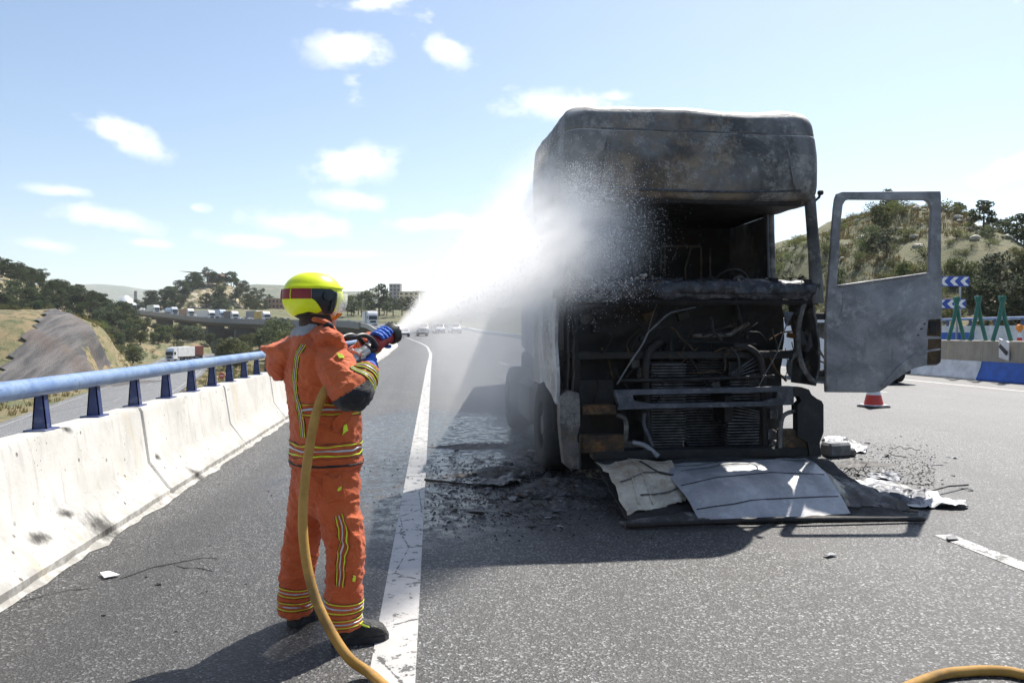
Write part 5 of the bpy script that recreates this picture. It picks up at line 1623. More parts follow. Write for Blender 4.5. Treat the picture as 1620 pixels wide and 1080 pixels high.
def make_tree(seed, kind):
    rng = random.Random(seed)
    tr_ = MB(); cr = MB(); cr.keepn = True
    if kind == 'pine':        # unit height 1
        lean = rng.uniform(-.05, .05)
        tp = [V((lean * k * k, 0, k * .8)) for k in (0, .25, .5, .75, 1)]
        tr_.tube(tp, [.03, .026, .02, .014, .006], 7)
        for i in range(22):
            z = rng.uniform(.3, .95); w = .30 * (1 - ((z - .45) / .62) ** 2) * rng.uniform(.55, 1.1); q = rng.uniform(0, 6.28)
            c = V((lean * z * z + w * math.cos(q), w * math.sin(q), z + rng.uniform(-.03, .04)))
            tr_.tube([V((lean * z * z * .8, 0, z - .1)), c], [.008, .003], 4)
            leaves(cr, c, (.13 * rng.uniform(.7, 1.2), .13 * rng.uniform(.7, 1.2), .075 * rng.uniform(.7, 1.2)), 58, .03, rng)
    elif kind == 'round':
        tr_.tube([V((0, 0, 0)), V((.02, 0, .2)), V((0, .01, .5))], [.035, .028, .012], 7)
        for i in range(20):
            q = rng.uniform(0, 6.28); w = rng.uniform(.05, .36); z = rng.uniform(.22, .85)
            w *= math.sqrt(max(.05, 1 - ((z - .45) / .52) ** 2))
            c = V((w * math.cos(q), w * math.sin(q), z)); tr_.tube([V((0, 0, .2)), c], [.01, .003], 4)
            leaves(cr, c, (.16, .16, .12), 66, .03, rng)
    else:                     # shrub, unit width ~1
        for i in range(9):
            q = rng.uniform(0, 6.28); w = rng.uniform(0, .36)
            c = V((w * math.cos(q), w * math.sin(q), rng.uniform(.12, .42) - w * .3)); tr_.tube([V((0, 0, 0)), c], [.015, .004], 4)
            leaves(cr, c, (.2, .2, .15), 44, .028, rng)
    return tr_.mesh('trunk', [BARK]), cr
KINDS = {}
def tree_set(key, kind, mat, seeds):
    out = []
    for s_ in seeds:
        tm, cr = make_tree(s_, kind); out.append((tm, cr.mesh('crown', [mat])))
    KINDS[key] = out
tree_set('pine', 'pine', PINE, (1, 2, 3)); tree_set('dark', 'pine', DARKP, (4, 5, 6)); tree_set('round', 'round', DARKP, (7, 8, 9)); tree_set('olive', 'round', PINE, (10, 11)); tree_set('shrub', 'shrub', SHR, (12, 13, 14)); tree_set('lightshrub', 'shrub', OLV, (15, 16))
def plant(key, name, label, cat, loc, h, group, wide=1.0):
    tm, cm_ = R.choice(KINDS[key])
    t = thing(name, label, cat, loc, R.uniform(0, 6.28), group)
    t.scale = (h * wide, h * wide, h)
    child('trunk' if cat == 'tree' else 'stems', tm, t); child('crown' if cat == 'tree' else 'foliage', cm_, t)
    return t
def visible(px, py): return -40 < px < 1660
# left wooded hill
n = 0
while n < 190:
    u, v = R.uniform(-290, -110), R.uniform(175, 300)
    r = math.hypot((u + 215) / 85, (v - 275) / 90)
    if r > 1.03 or lr_dist(u, v) < 11: continue
    z = ter_l(u, v); px, py = proj(Wd(u, v, z + 2))
    if not (-25 < px < 215): continue
    if R.random() < .55 * sstep(z, 10, 26) or fbm(u * .06, v * .06, 3) > .28: continue
    ky = R.choice(['dark', 'round', 'round', 'round', 'dark']); hz_ = 'near the rocky crest' if z > 14 else ('halfway up the rocky slope' if z > 4 else 'at the foot of the rocky hill')
    plant(ky, 'pine_tree', ('spreading dark pine ' if ky == 'dark' else 'rounded dark evergreen ') + hz_ + ' left of the viaduct', 'tree', Wd(u, v, z - .15), R.uniform(4.0, 7.5), 'trees on the rocky left hill', R.uniform(.9, 1.25)); n += 1
# valley trees in front of the viaduct
n = 0
while n < 85:
    u, v = R.uniform(-150, -32), R.uniform(165, 300)
    z = ter_l(u, v); P = Wd(u, v, z); px, py = proj(P + V((0, 0, 2)))
    if not (120 < px < 470) or lr_dist(u, v) < 10: continue
    Yp = P.y; pe = path_at_y(min(399, Yp))
    if P.x > pe.x - 10: continue
    if lr_dist(u, v) < 20 and R.random() < .6: continue
    h_ = (R.uniform(7, 11) if R.random() < .25 else R.uniform(4, 7)) if px > 270 else R.uniform(3.5, 6.5)
    ky = R.choice(['olive', 'olive', 'round', 'olive']); nm_ = 'tall ' if h_ > 8.5 else 'small '
    plant(ky, 'broad_tree', nm_ + ('bright green bushy tree' if ky == 'olive' else 'dark green bushy tree') + ' in the valley below the viaduct', 'tree', P - V((0, 0, .2)), h_, 'trees below the viaduct', R.uniform(1.0, 1.3)); n += 1
# bushes beside the lower road
n = 0
while n < 70:
    u, v = R.uniform(-140, -30), R.uniform(75, 260)
    z = ter_l(u, v); P = Wd(u, v, z); px, py = proj(P)
    dd = lr_dist(u, v)
    if not (-10 < px < 440) or dd < 8.5 or dd > 32 or (mound(u, v) > .08 and v < 130): continue
    plant(R.choice(['shrub', 'lightshrub']), 'roadside_bush', 'low yellowish green bush beside the lower road', 'bush', P - V((0, 0, .1)), R.uniform(1.4, 3.4), 'bushes beside the lower road'); n += 1
# scrub on top of the cut slope
for k in range(26):
    u, v = R.uniform(-112, -70), R.uniform(124, 150)
    plant('shrub', 'hilltop_bush', 'olive green bush along the top of the bare cut slope', 'bush', Wd(u, v, ter_l(u, v) - .1), R.uniform(1.2, 2.6), 'bushes above the cut slope')
# knoll behind the viaduct
n = 0
while n < 75:
    u, v = R.uniform(-226, -146), R.uniform(425, 490)
    if math.hypot((u + 186) / 44, (v - 470) / 60) > .95: continue
    z = ter_l(u, v)
    ky = R.choice(['dark', 'round', 'round']); h_ = R.uniform(6, 11)
    plant(ky, 'pine_tree', ('tall ' if h_ > 8.5 else 'short ') + ('dark pine' if ky == 'dark' else 'rounded evergreen') + ' on the knoll behind the viaduct', 'tree', Wd(u, v, z - .2), h_, 'pines on the knoll', R.uniform(.85, 1.2)); n += 1
# tree line between knoll and tower
for (px, d_, h_) in [(395, 420, 12), (403, 430, 10), (418, 440, 9), (556, 330, 9), (567, 350, 10), (578, 340, 11), (600, 345, 15), (608, 350, 9), (586, 300, 6), (572, 290, 6), (622, 330, 8), (636, 340, 8), (550, 300, 6), (560, 260, 5), (648, 320, 8), (612, 300, 6)]:
    u = (px - 810) / FPX * d_; zz = CAMP.z + (525 - 492) / FPX * d_ - 1
    plant(R.choice(['dark', 'pine']), 'pine_tree', 'slim green pine in the tree line beyond the motorway bend', 'tree', Wd(u, d_, zz - 1.0), h_, 'tree line beyond the bend', R.uniform(.8, 1.1))
for (px, d_, w_) in [(572, 62, 2.6), (566, 60, 2.0), (545, 75, 2.2)]:
    u = (px - 810) / FPX * d_
    plant('lightshrub', 'roadside_bush', 'bright green bush just outside the handrail beyond the firefighter', 'bush', Wd(u, d_, -.9), w_, 'bushes outside the handrail')
# right hill
n = 0
while n < 295:
    u, v = R.uniform(20, 80), R.uniform(54, 104)
    X, Y = u * CT + v * ST, v * CT - u * ST
    px, py = proj((X, Y, ter_r(X, Y)))
    if not (1215 < px < 1660) or X - path_at_y(Y).x < 40: continue
    ky = R.choice(['shrub', 'shrub', 'lightshrub']); zz_ = ter_r(X, Y); pl_ = 'near the crest of the dry hill' if zz_ > 11 else ('halfway up the dry hillside' if zz_ > 5 else 'at the foot of the dry hillside')
    plant(ky, 'hillside_bush', ('olive brown bush ' if ky == 'shrub' else 'fresh green bush ') + pl_ + ' beyond the median', 'bush', V((X, Y, ter_r(X, Y) - .08)), R.uniform(.9, 1.8) if R.random() < .6 else R.uniform(1.8, 3.2), 'bushes on the dry hillside'); n += 1
for (px, d_, h_, key) in [(1250, 70, 6.2, 'pine'), (1405, 101, 3.4, 'round'), (1478, 98, 3.4, 'pine'), (1390, 88, 3.6, 'pine'), (1378, 84, 3.0, 'olive'), (1402, 80, 3.2, 'dark'), (1345, 62, 3.6, 'olive'), (1360, 60, 3.4, 'olive'), (1522, 92, 3.6, 'pine'), (1555, 84, 3.4, 'dark'), (1568, 88, 3.2, 'pine'), (1590, 84, 3.2, 'dark'), (1608, 80, 3.0, 'dark'), (1580, 62, 5.2, 'dark'), (1560, 60, 4.4, 'round'), (1600, 58, 4.4, 'dark'), (1545, 66, 3.6, 'olive'), (1618, 62, 5.0, 'pine'), (1270, 64, 3.4, 'olive'), (1236, 74, 4.0, 'dark'), (1325, 76, 4.2, 'pine'), (1632, 78, 3.4, 'dark'), (1510, 70, 2.6, 'olive'), (1430, 70, 3.4, 'pine'), (1462, 66, 3.0, 'olive')]:
    u = (px - 810) / FPX * d_; X, Y = u * CT + d_ * ST, d_ * CT - u * ST
    zz_ = ter_r(X, Y); plant(key, 'hillside_tree', {'pine': 'open crowned pine', 'dark': 'dark dense pine', 'round': 'round headed tree', 'olive': 'bushy light green tree'}[key] + (' near the crest' if zz_ > 9 else ' low down') + ' on the dry hillside beyond the median', 'tree', V((X, Y, ter_r(X, Y) - .1)), h_, 'trees on the dry hillside', R.uniform(.9, 1.2))
# dry grass on the right hill and beside the lower road: too fine to count
GRS = leaf_mat('dry_grass', (.16, .13, .05), (.27, .21, .085))
def grass(name, label, pick, count, hh):
    mb = MB(); mb.keepn = True; n_ = 0
    while n_ < count:
        P = pick()
        if P is None: continue
        n_ += 1; h_ = hh * R.uniform(.5, 1.4)
        for _ in range(7):
            q = R.uniform(0, 6.28); w = h_ * .12; a_ = V((math.cos(q), math.sin(q), 0)); o_ = V((R.uniform(-1, 1), R.uniform(-1, 1), 0)) * h_ * .6; ln = V((R.uniform(-.5, .5), R.uniform(-.5, .5), 1)) * h_
            mb.add([P + o_ - a_ * w, P + o_ + a_ * w, P + o_ + ln], [(0, 1, 2)])
    tag(mb.build(name, GRS), label, 'grass', None, 'stuff')
def pick_r():
    u, v = R.uniform(20, 80), R.uniform(48, 106); X, Y = u * CT + v * ST, v * CT - u * ST
    if X - path_at_y(Y).x < 39 or fbm(u * .12, v * .12, 6) < -.05: return None
    return V((X, Y, ter_r(X, Y) - .03))
def pick_l():
    u, v = R.uniform(-110, -18), R.uniform(25, 190); dd = lr_dist(u, v)
    if dd < 7.5 or dd > 22 or (mound(u, v) > .1 and v < 130): return None
    return Wd(u, v, ter_l(u, v) - .03)
grass('dry_grass', 'golden dry grass over the hillside beyond the median', pick_r, 5200, .42)
grass('verge_grass', 'dry grass on the verges of the lower road', pick_l, 2600, .5)
# pale rocks on the right hill
ROCK = simple('limestone', (.45, .41, .34), .9, 0, .2, 2, .4)
def rock_mesh(seed):
    bm = bmesh.new(); bmesh.ops.create_icosphere(bm, subdivisions=2, radius=.5)
    for v in bm.verts: v.co *= 1 + .35 * noise.noise(v.co * 2.2 + V((seed * 3.1, 0, 0))); v.co.z *= .6
    me = bpy.data.meshes.new('rock'); bm.to_mesh(me); bm.free(); me.materials.append(ROCK); return me
RK = [rock_mesh(k) for k in range(4)]
for k in range(40):
    u, v = R.uniform(36, 58), R.uniform(78, 100)
    X, Y = u * CT + v * ST, v * CT - u * ST
    o = bpy.data.objects.new('rock', R.choice(RK)); COL.objects.link(o); o.location = (X, Y, ter_r(X, Y) + .05); s_ = R.uniform(.4, 1.3); o.scale = (s_, s_, s_); o.rotation_euler = (0, 0, R.uniform(0, 6))
    tag(o, 'pale limestone rock on the dry hillside', 'rock', 'rocks on the dry hillside')

# ================================================================== far buildings
def building(name, label, px, d_, w, dep, top_py, bot_z, mat, win=None, rz=0.0):
    u = (px - 810) / FPX * d_; zt = CAMP.z + (525 - top_py) / FPX * d_
    P = Wd(u, d_, bot_z)
    t = thing(name, label, 'building', P, -YAW + rz)
    H = zt - bot_z
    MB().box((0, 0, H / 2), (w, dep, H), None, .05).build('wall', mat, t)
    MB().box((0, 0, H + .15), (w + .5, dep + .5, .3), None, .03).build('roof', ROCK, t)
    if win:
        nx_, nz_ = win
        for i in range(nx_):
            for k in range(nz_):
                MB().box((-w / 2 + w * (i + .5) / nx_, -dep / 2 - .02, H - 1.6 - k * 3.0), (w / nx_ * .5, .08, 1.4)).build('window', GLS, t)
    return t
BRK = simple('brown_brick', (.27, .16, .11), .85, 0, .2, .6); GRYB = simple('grey_render', (.26, .25, .25), .85, 0, .2, .4); YELB = simple('pale_yellow_render', (.5, .44, .3), .85, 0, .15, .4)
building('tower_block', 'grey tower block on the skyline beyond the tree line', 626, 620, 9, 9, 450, 8, GRYB, (3, 6))
building('low_building', 'pale yellow low building beside the skyline tower', 648, 610, 16, 9, 462, 8, YELB, (4, 2))
building('brick_building', 'brown brick building with a row of windows behind the viaduct', 440, 470, 14, 10, 473, 6, BRK, (6, 2))
sh = building('long_shed', 'long white shed beyond the far end of the viaduct', 222, 560, 24, 12, 481, 8, PW)
u = (200 - 810) / FPX * 600
t = thing('conical_dome', 'white conical store roof beyond the far end of the viaduct', 'dome', Wd(u, 600, 18))
MB().loft([[V((r_ * math.cos(q), r_ * math.sin(q), z)) for q in [2 * math.pi * i / 24 for i in range(24)]] for r_, z in ((7.5, 0), (7.4, 5.5), (4.5, 9.5), (1.2, 12.2), (.3, 12.6))]).build('roof', PW, t, None, 30)
u = (215 - 810) / FPX * 640
t = thing('chimney_tower', 'slim grey chimney tower beside the white conical roof', 'tower', Wd(u, 640, 18))
MB().tube([V((0, 0, 0)), V((0, 0, 18))], [1.6, 1.2], 12).build('shaft', GRYB, t, None, 40)
# cantilevered canopy on the knoll
u = (322 - 810) / FPX * 462
t = thing('canopy_roof', 'flat brown canopy roof poking out of the knoll pines', 'roof', Wd(u, 462, ter_l(u, 462)), -YAW)
MB().prism([V((-14, -3, 8.0)), V((12, -3, 6)), V((12, -3, 5.0)), V((-8, -3, 7.0))], (0, 6, 0)).build('slab', BRK, t)
for x in (-4, 3, 9): MB().box((x, 0, 2.9), (.6, .6, 5.8)).build('column', GRYB, t)
# ================================================================== signs, posts, cones on the right
SBL = simple('sign_blue', (.015, .06, .36), .45, 0, .1, 3); SWH = simple('sign_white', (.75, .75, .75), .45, 0, .06, 3); GALV = simple('galvanised_steel', (.35, .36, .37), .45, .6, .15, 6)
def chevron_sign(px0, px1, py0, py1, d_, label):
    a, b_ = D(px0, py1, d_), D(px1, py0, d_)
    w, h = (b_ - a).dot(RV), b_.z - a.z
    c = (a + b_) / 2
    gx, gy = c.x, c.y; gz = ter_r(gx, gy)
    t = thing('chevron_sign', label, 'sign', V((gx, gy, gz)), -YAW, 'blue chevron signs')
    H = c.z - gz
    bd = MB().box((0, 0, H), (w, .04, h), None, .008).build('panel', SBL, t)
    n = 4; cw = w / n
    for i in range(n):
        x = -w / 2 + cw * (i + .12)
        pts_ = [(x, 0), (x + cw * .42, h * .42), (x + cw * .85, h * .42), (x + cw * .43, 0), (x + cw * .85, -h * .42), (x + cw * .42, -h * .42)]
        MB().prism([V((X, -.026, H + Z)) for X, Z in pts_], (0, .004, 0)).build('white_chevron', SWH, bd)
    for x in (-w * .3, w * .3): MB().box((x, .06, H / 2), (.08, .06, H + h * .4), None, .01).build('pole', GALV, t)
chevron_sign(1468, 1533, 437, 453, 36, 'upper blue and white chevron sign beyond the open truck door')
chevron_sign(1464, 1528, 473, 488, 34.5, 'lower blue and white chevron sign beyond the green posts')
GRN = simple('green_steel', (.012, .12, .085), .45, 0, .2, 4)
for (px, top, sp, lb) in [(1513, 468, 15, 'crossed green posts on the median beam, next to the open truck door'), (1547, 466, 15, 'crossed green posts on the median beam, middle pair above the striped plate'), (1585, 465, 17, 'crossed green posts on the median beam, next to the cone with the lamp')]:
    # foot on the beam of the median barrier
    r = ray(px, 536)
    # plane X = beam centre
    k = (18.1 - CAMP.x) / r.x
    P = CAMP + r * k; P.z = 1.27
    d_ = (P - CAMP).dot(_rot @ V((0, 0, -1)))
    t = thing('crossed_green_post', lb, 'post', P, -YAW, 'green posts on the median')
    s_ = d_ / FPX; Ht = (536 - top) * s_
    for sg in (-1, 1):
        MB().tube([V((sg * sp * .85 * s_, 0, 0)), V((sg * sp * s_ * .3, .02 * sg, Ht * .5)), V((sg * sp * s_ * .12, .03 * sg, Ht * .75)), V((-sg * sp * .16 * s_, .03 * sg, Ht))], .062, 8).build('leg', GRN, t, None, 40)
    MB().box((0, 0, Ht - .05), (.2, .14, .12), None, .02).build('top_clamp', GRN, t)
# striped marker plate leaning on the barrier
P = D(1540, 538, 23.4)
mk = thing('marker_plate', 'small black and white striped plate hanging off the median beam', 'plate', V((17.92, P.y, .78)), 0)
MB().box((0, 0, .22), (.03, .42, .62), Matrix.Rotation(.25, 3, 'X') @ Matrix.Rotation(-.2, 3, 'Y'), .006).build('plate', SWH, mk)
MB().box((-.03, .0, .22), (.015, .4, .14), Matrix.Rotation(.7, 3, 'X') @ Matrix.Rotation(-.2, 3, 'Y')).build('black_stripe', GRL, mk)
CRED = simple('cone_red', (.62, .045, .03), .45, 0, .1, 5); CORG = simple('lamp_orange', (.8, .25, .02), .3, 0, .1, 5)
def cone(P, label, h=.75, lamp=False):
    t = thing('traffic_cone', label, 'cone', P, R.uniform(0, .3))
    MB().box((0, 0, .02), (.46, .46, .04), None, .015).build('base', GRL, t)
    MB().box((0, 0, .05), (.40, .40, .02), None, .008).build('base_rim', SWH, t)
    zs = [.06, .26, .45, .62, h]
    def rr_(z): return .165 * (1 - (z - .06) / (h - .06)) + .025
    for i in range(4):
        MB().loft([[V((rr_(z) * math.cos(q), rr_(z) * math.sin(q), z)) for q in [2 * math.pi * k / 24 for k in range(24)]] for z in (zs[i], zs[i + 1])]).build('red_band' if i % 2 == 0 else 'white_band', CRED if i % 2 == 0 else SWH, t, None, 40)
    if lamp:
        MB().box((0, 0, h + .04), (.1, .08, .1), None, .02).cyl(V((0, -.05, h + .16)), V((0, .05, h + .16)), .11, 18).build('warning_lamp', CORG, t, None, 40)
    return t
g = G(1382, 644); cone(g, 'red and white traffic cone standing on the road under the open door')
P = D(1613, 540, 26.0); cone(V((P.x, P.y, .74)), 'red and white cone with an orange lamp beyond the median', .8, True)

# white van stopped behind the open door
VW = paint('van_white', (.74, .74, .75))
van = car('parked_van', 'white van stopped by the median behind the open truck door', VW, V((13.6, 20.9, .004)), 0, None, True)
van['category'] = 'van'
for sx in (-1, 1): pass

# small signs by the lower road
def round_sign(px, py, d_, r, label, face, bar_=None):
    P = D(px, py, d_); u, v = UV(P.x, P.y); gz = ter_l(u, v)
    t = thing('round_sign', label, 'sign', V((P.x, P.y, gz)), -YAW)
    H = P.z - gz
    MB().tube([V((0, 0, 0)), V((0, 0, H + r * .6))], .05, 8).build('pole', GALV, t, None, 40)
    dd = MB().cyl(V((0, -.06, H)), V((0, -.09, H)), r, 24).build('disc', face, t, None, 40)
    if bar_: MB().box((0, -.095, H), (r * 1.3, .012, r * .35)).build('white_bar', SWH, dd)
round_sign(351, 594, 118, .48, 'red no entry sign beside the lower road', CRED, True)
round_sign(365, 536, 190, .5, 'white round sign on a pole below the viaduct trees', SWH)

# ================================================================== fallen front panel
FP = V((3.0, 6.45, 0))
fp = thing('fallen_front_panel', 'scorched white front panel torn off the cab and leaning on its bumper', 'panel', FP)
def plane_pt(px, py):
    """point on the leaning plane: z .36 at Y 6.93 down to .03 at Y 5.95"""
    r = ray(px, py); sl = (.36 - .03) / (6.93 - 5.95)
    k = (.03 + sl * (CAMP.y - 5.95) - CAMP.z) / (r.z - sl * r.y)
    return CAMP + r * k
SKN = make_burnt('silver_scorched_skin', (.24, .245, .255), (.42, .425, .44), (.55, .55, .555), (.3, .25, .18), .15, .5, 1.0, .4, .25, False, .08)
SURF = {}
def quadsheet(c, nu, nv, th, name, mat, bulge=.03, parent=fp, rag=.0, sd=0.0):
    q = [plane_pt(*p) for p in c]
    def fn(a, b_):
        p = q[0].lerp(q[1], a).lerp(q[3].lerp(q[2], a), b_)
        p.z += bulge * math.sin(math.pi * b_) * (.6 + .4 * math.sin(math.pi * a)) + .015 * noise.noise(V((a * 6 + sd, b_ * 5, sd))) + .03 * rag * noise.noise(V((a * 3, b_ * 3, sd + 4)))
        if rag:
            e = min(a, 1 - a, b_, 1 - b_)
            if e < .02: p += V((.05 * rag * noise.noise(V((a * 20, b_ * 20, sd))), .05 * rag * noise.noise(V((a * 18, b_ * 18, sd + 9))), 0))
        p.z = max(p.z, .018)
        return p - FP
    SURF[name] = fn
    me = baked(MB().grid(fn, nu, nv), [('SOLIDIFY', dict(thickness=th, offset=0.0))])
    me.materials.append(mat); shade(me, 40)
    return child(name, me, parent)
quadsheet([(940, 730), (1300, 722), (1455, 828), (1000, 834)], 40, 16, .012, 'backing_frame', SOOT, -.02, rag=.6)
sk = quadsheet([(1030, 736), (1272, 724), (1345, 812), (1112, 832)], 36, 18, .01, 'white_skin', SKN, .15, rag=.15, sd=2.0)
quadsheet([(942, 731), (1060, 728), (1085, 792), (992, 815)], 22, 16, .01, 'cream_liner', CREAM, .12, rag=1.0, sd=5.0)
def on_surf(name, ab, r_, nm, mat, parent, lift=.012):
    f = SURF[name]; P = []
    for k in range(len(ab) - 1):
        for j_ in range(8): P.append(f(ab[k][0] + (ab[k + 1][0] - ab[k][0]) * j_ / 8, ab[k][1] + (ab[k + 1][1] - ab[k][1]) * j_ / 8) + V((0, -.004, lift)))
    P.append(f(*ab[-1]) + V((0, -.004, lift)))
    MB().tube(P, r_, 6, True, 0, .6).build(nm, mat, parent, None, 180)
lin = bpy.data.objects['cream_liner']
for ab in ([(.25, .05), (.3, .5), (.22, .95)], [(.42, .05), (.45, .95)], [(.05, .3), (.95, .22)], [(.1, .62), (.5, .55), (.95, .6)], [(.5, .3), (.7, .6), (.9, .62)], [(.3, .85), (.9, .85)]):
    on_surf('cream_liner', ab, R.uniform(.006, .012), 'liner_rib', R.choice([CREAM, SOOT, BURNT]), lin)
for ab in ([(.02, .16), (.97, .14)], [(.1, .3), (.55, .29)], [(.02, .55), (.98, .53)], [(.02, .84), (.98, .82)]):
    on_surf('white_skin', ab, .006, 'slot_line', SOOT, sk, .006)
quadsheet([(978, 826), (1115, 808), (1125, 832), (990, 836)], 16, 4, .02, 'lower_trim', BURNT, .02, rag=.5, sd=8.0)
quadsheet([(1270, 726), (1330, 765), (1345, 800), (1290, 780)], 12, 10, .015, 'crumpled_corner', CREAM, .06, rag=1.5, sd=11.0)
quadsheet([(1300, 745), (1370, 770), (1440, 805), (1330, 800)], 16, 8, .012, 'torn_strip', BURNT, .03, rag=1.5, sd=14.0)
for (a, b_, r_) in [((990, 837), (1462, 826), .022), ((1300, 806), (1452, 812), .014), ((1290, 770), (1400, 792), .012), ((1330, 788), (1430, 800), .01)]:
    p0, p1 = G(*a), G(*b_)
    MB().tube([p0 + V((0, 0, r_ + .006)) - FP, (p0 + p1) / 2 + V((0, 0, r_ + .03)) - FP, p1 + V((0, 0, r_ + .005)) - FP], r_, 8, True, 0, 1.0).build('trim_strip', R.choice([SOOT, BURNT]), fp, None, 180)

# ================================================================== debris on the road
def shard(pts, name, label, mat, lift=.012, group=None, curl=.0, cat='debris'):
    q = [G(*p) for p in pts]; c = sum(q, V((0, 0, 0))) / len(q)
    mb = MB()
    ctr = V((0, 0, lift + curl))
    ring = [p - c + V((0, 0, lift + R.uniform(0, curl))) for p in q]
    n = len(ring)
    mb.add([ctr] + ring, [(0, 1 + i, 1 + (i + 1) % n) for i in range(n)])
    me = baked(mb, [('SUBSURF', dict(levels=4, subdivision_type='SIMPLE'))])
    big = max((p - ctr).length for p in ring)
    if big > .12:
        for v_ in me.vertices:
            p = v_.co + c
            v_.co.z = max(.004, v_.co.z * .6 + .05 * max(0, noise.noise(V((p.x * 6, p.y * 6, 1)))) + .03 * noise.noise(V((p.x * 15, p.y * 15, 4))))
            v_.co.x += .035 * noise.noise(V((p.x * 9, p.y * 9, 2))) + .015 * noise.noise(V((p.x * 30, p.y * 30, 2))); v_.co.y += .035 * noise.noise(V((p.x * 9, p.y * 9, 7))) + .015 * noise.noise(V((p.x * 30, p.y * 30, 9)))
    me = baked(me, [('SOLIDIFY', dict(thickness=.004, offset=-1.0))])
    me.materials.clear(); me.materials.append(mat); shade(me, 40)
    o = bpy.data.objects.new(name, me); COL.objects.link(o); o.location = (c.x, c.y, .002)
    return tag(o, label, cat, group)
shard([(1300, 765), (1395, 763), (1528, 800), (1525, 806), (1420, 805), (1340, 782)], 'torn_sheet', 'large white torn sheet lying right of the fallen panel', PALE, .02, None, .03)
shard([(1330, 775), (1400, 772), (1465, 788), (1455, 803), (1380, 800)], 'torn_sheet', 'dark bluish torn sheet lying on the white sheet', STEELB, .04, None, .06)
shard([(1300, 695), (1330, 690), (1373, 712), (1370, 718), (1312, 716)], 'torn_sheet', 'pale sheet beside the bumper corner of the cab', PALE, .02, None, .03)
shard([(1372, 753), (1400, 748), (1428, 757), (1420, 761), (1380, 760)], 'torn_sheet', 'small bluish white sheet behind the large torn sheet', STEELB, .02, None, .02)
shard([(748, 768), (800, 757), (830, 752), (822, 765), (790, 774)], 'torn_sheet', 'grey crumpled sheet among the ash on the shoulder side', ASHY, .015, None, .05)
shard([(158, 910), (172, 907), (190, 912), (165, 917)], 'white_chip', 'small white chip lying on the shoulder by a crack', SWH, .012, None, .01)
shard([(1302, 880), (1316, 877), (1325, 880), (1310, 883)], 'white_chip', 'small pale flake on the open asphalt before the fallen panel', PALE, .012, None, .015)
shard([(1496, 852), (1508, 849), (1517, 855), (1500, 857)], 'grey_chip', 'small grey flake at the end of the lane dash', ASHY, .012, None, .01)
# thin rod sticking out on the right, cable on the left
tag(MB().tube([G(1462, 787) + V((0, 0, .05)), G(1500, 778) + V((0, 0, .06)), G(1531, 771) + V((0, 0, .03))], .012, 6).build('bent_rod', BURNT, None, None, 60), 'thin burnt rod poking out of the white torn sheet', 'debris')
tag(MB().tube(catmull([G(672, 760) + V((0, 0, .012)), G(720, 766) + V((0, 0, .015)), G(770, 770) + V((0, 0, .012)), G(800, 771) + V((0, 0, .012))], 5), .012, 6).build('burnt_cable', SOOT, None, None, 180), 'thin black burnt cable lying across the wet edge line', 'debris')
blk = thing('broken_block', 'broken grey block beside the bumper corner', 'debris', G(1322, 722))
o = MB().box((0, 0, .09), (.34, .2, .18), Matrix.Rotation(.2, 3, 'Z'), .03).box((.2, .03, .05), (.14, .16, .1), Matrix.Rotation(-.4, 3, 'Z'), .02).build('block', ASHY, blk)
# loose scraps: convex flakes and lumps, individually placed
SCR = []
for k in range(14):
    bm = bmesh.new(); s_ = random.Random(k + 50)
    for _ in range(9):
        flat = .18 if k < 9 else .55
        bm.verts.new((s_.uniform(-1, 1), s_.uniform(-1, 1) * .7, s_.uniform(0, 1) * flat))
    ret = bmesh.ops.convex_hull(bm, input=bm.verts)
    bmesh.ops.delete(bm, geom=[g_ for g_ in ret['geom_interior'] if isinstance(g_, bmesh.types.BMVert)], context='VERTS')
    me = bpy.data.meshes.new('scrap'); bm.to_mesh(me); bm.free(); SCR.append(me)
SCM = {}
HUE = {'soot_black': 'black charred', 'burnt_panel': 'dark grey burnt', 'ash_grey_steel': 'ash grey', 'bluish_burnt_steel': 'bluish burnt', 'pale_scorched_paint': 'pale scorched'}
def scrap(P, s_, mat, name, label, group):
    base = R.choice(SCR); key = (base.name, mat.name)
    if key not in SCM:
        m_ = base.copy(); m_.materials.append(mat); SCM[key] = m_
    o = bpy.data.objects.new(name, SCM[key]); COL.objects.link(o)
    o.location = P; o.scale = (s_, s_, s_); o.rotation_euler = (R.uniform(-.12, .12), R.uniform(-.12, .12), R.uniform(0, 6.28))
    return tag(o, label, 'debris', group)
n = 0
while n < 290:
    px, py = R.gauss(835, 72), R.gauss(768, 34)
    if not (655 < px < 985 and 690 < py < 838): continue
    P = G(px, py)
    scrap(P, R.choice([.015, .02, .03, .05, .075]) * R.uniform(.7, 1.4), (mt := R.choice([SOOT, SOOT, SOOT, BURNT, BURNT, ASHY, STEELB, PALE])), 'burnt_scrap', 'small ' + HUE[mt.name] + ' scrap in the ash field left of the fallen panel', 'scraps left of the fallen panel'); n += 1
n = 0
while n < 90:
    px, py = R.uniform(1295, 1560), R.gauss(748, 24)
    if not (700 < py < 800) or (px - 1295) / 265 > R.random() + .25: continue
    scrap(G(px, py), R.choice([.012, .02, .03, .05]) * R.uniform(.7, 1.4), (mt := R.choice([SOOT, SOOT, BURNT, ASHY, PALE, STEELB])), 'burnt_scrap', 'small ' + HUE[mt.name] + ' scrap scattered right of the fallen panel', 'scraps right of the fallen panel'); n += 1
for k in range(70):
    px, py = R.uniform(150, 660), R.uniform(650, 1000)
    P = G(px, py)
    if P.x < -2.2 or P.x > -.3: continue
    scrap(P, R.uniform(.006, .022), R.choice([SOOT, SOOT, BURNT]), 'road_grit', 'tiny black flake on the hard shoulder asphalt', 'flakes on the hard shoulder')
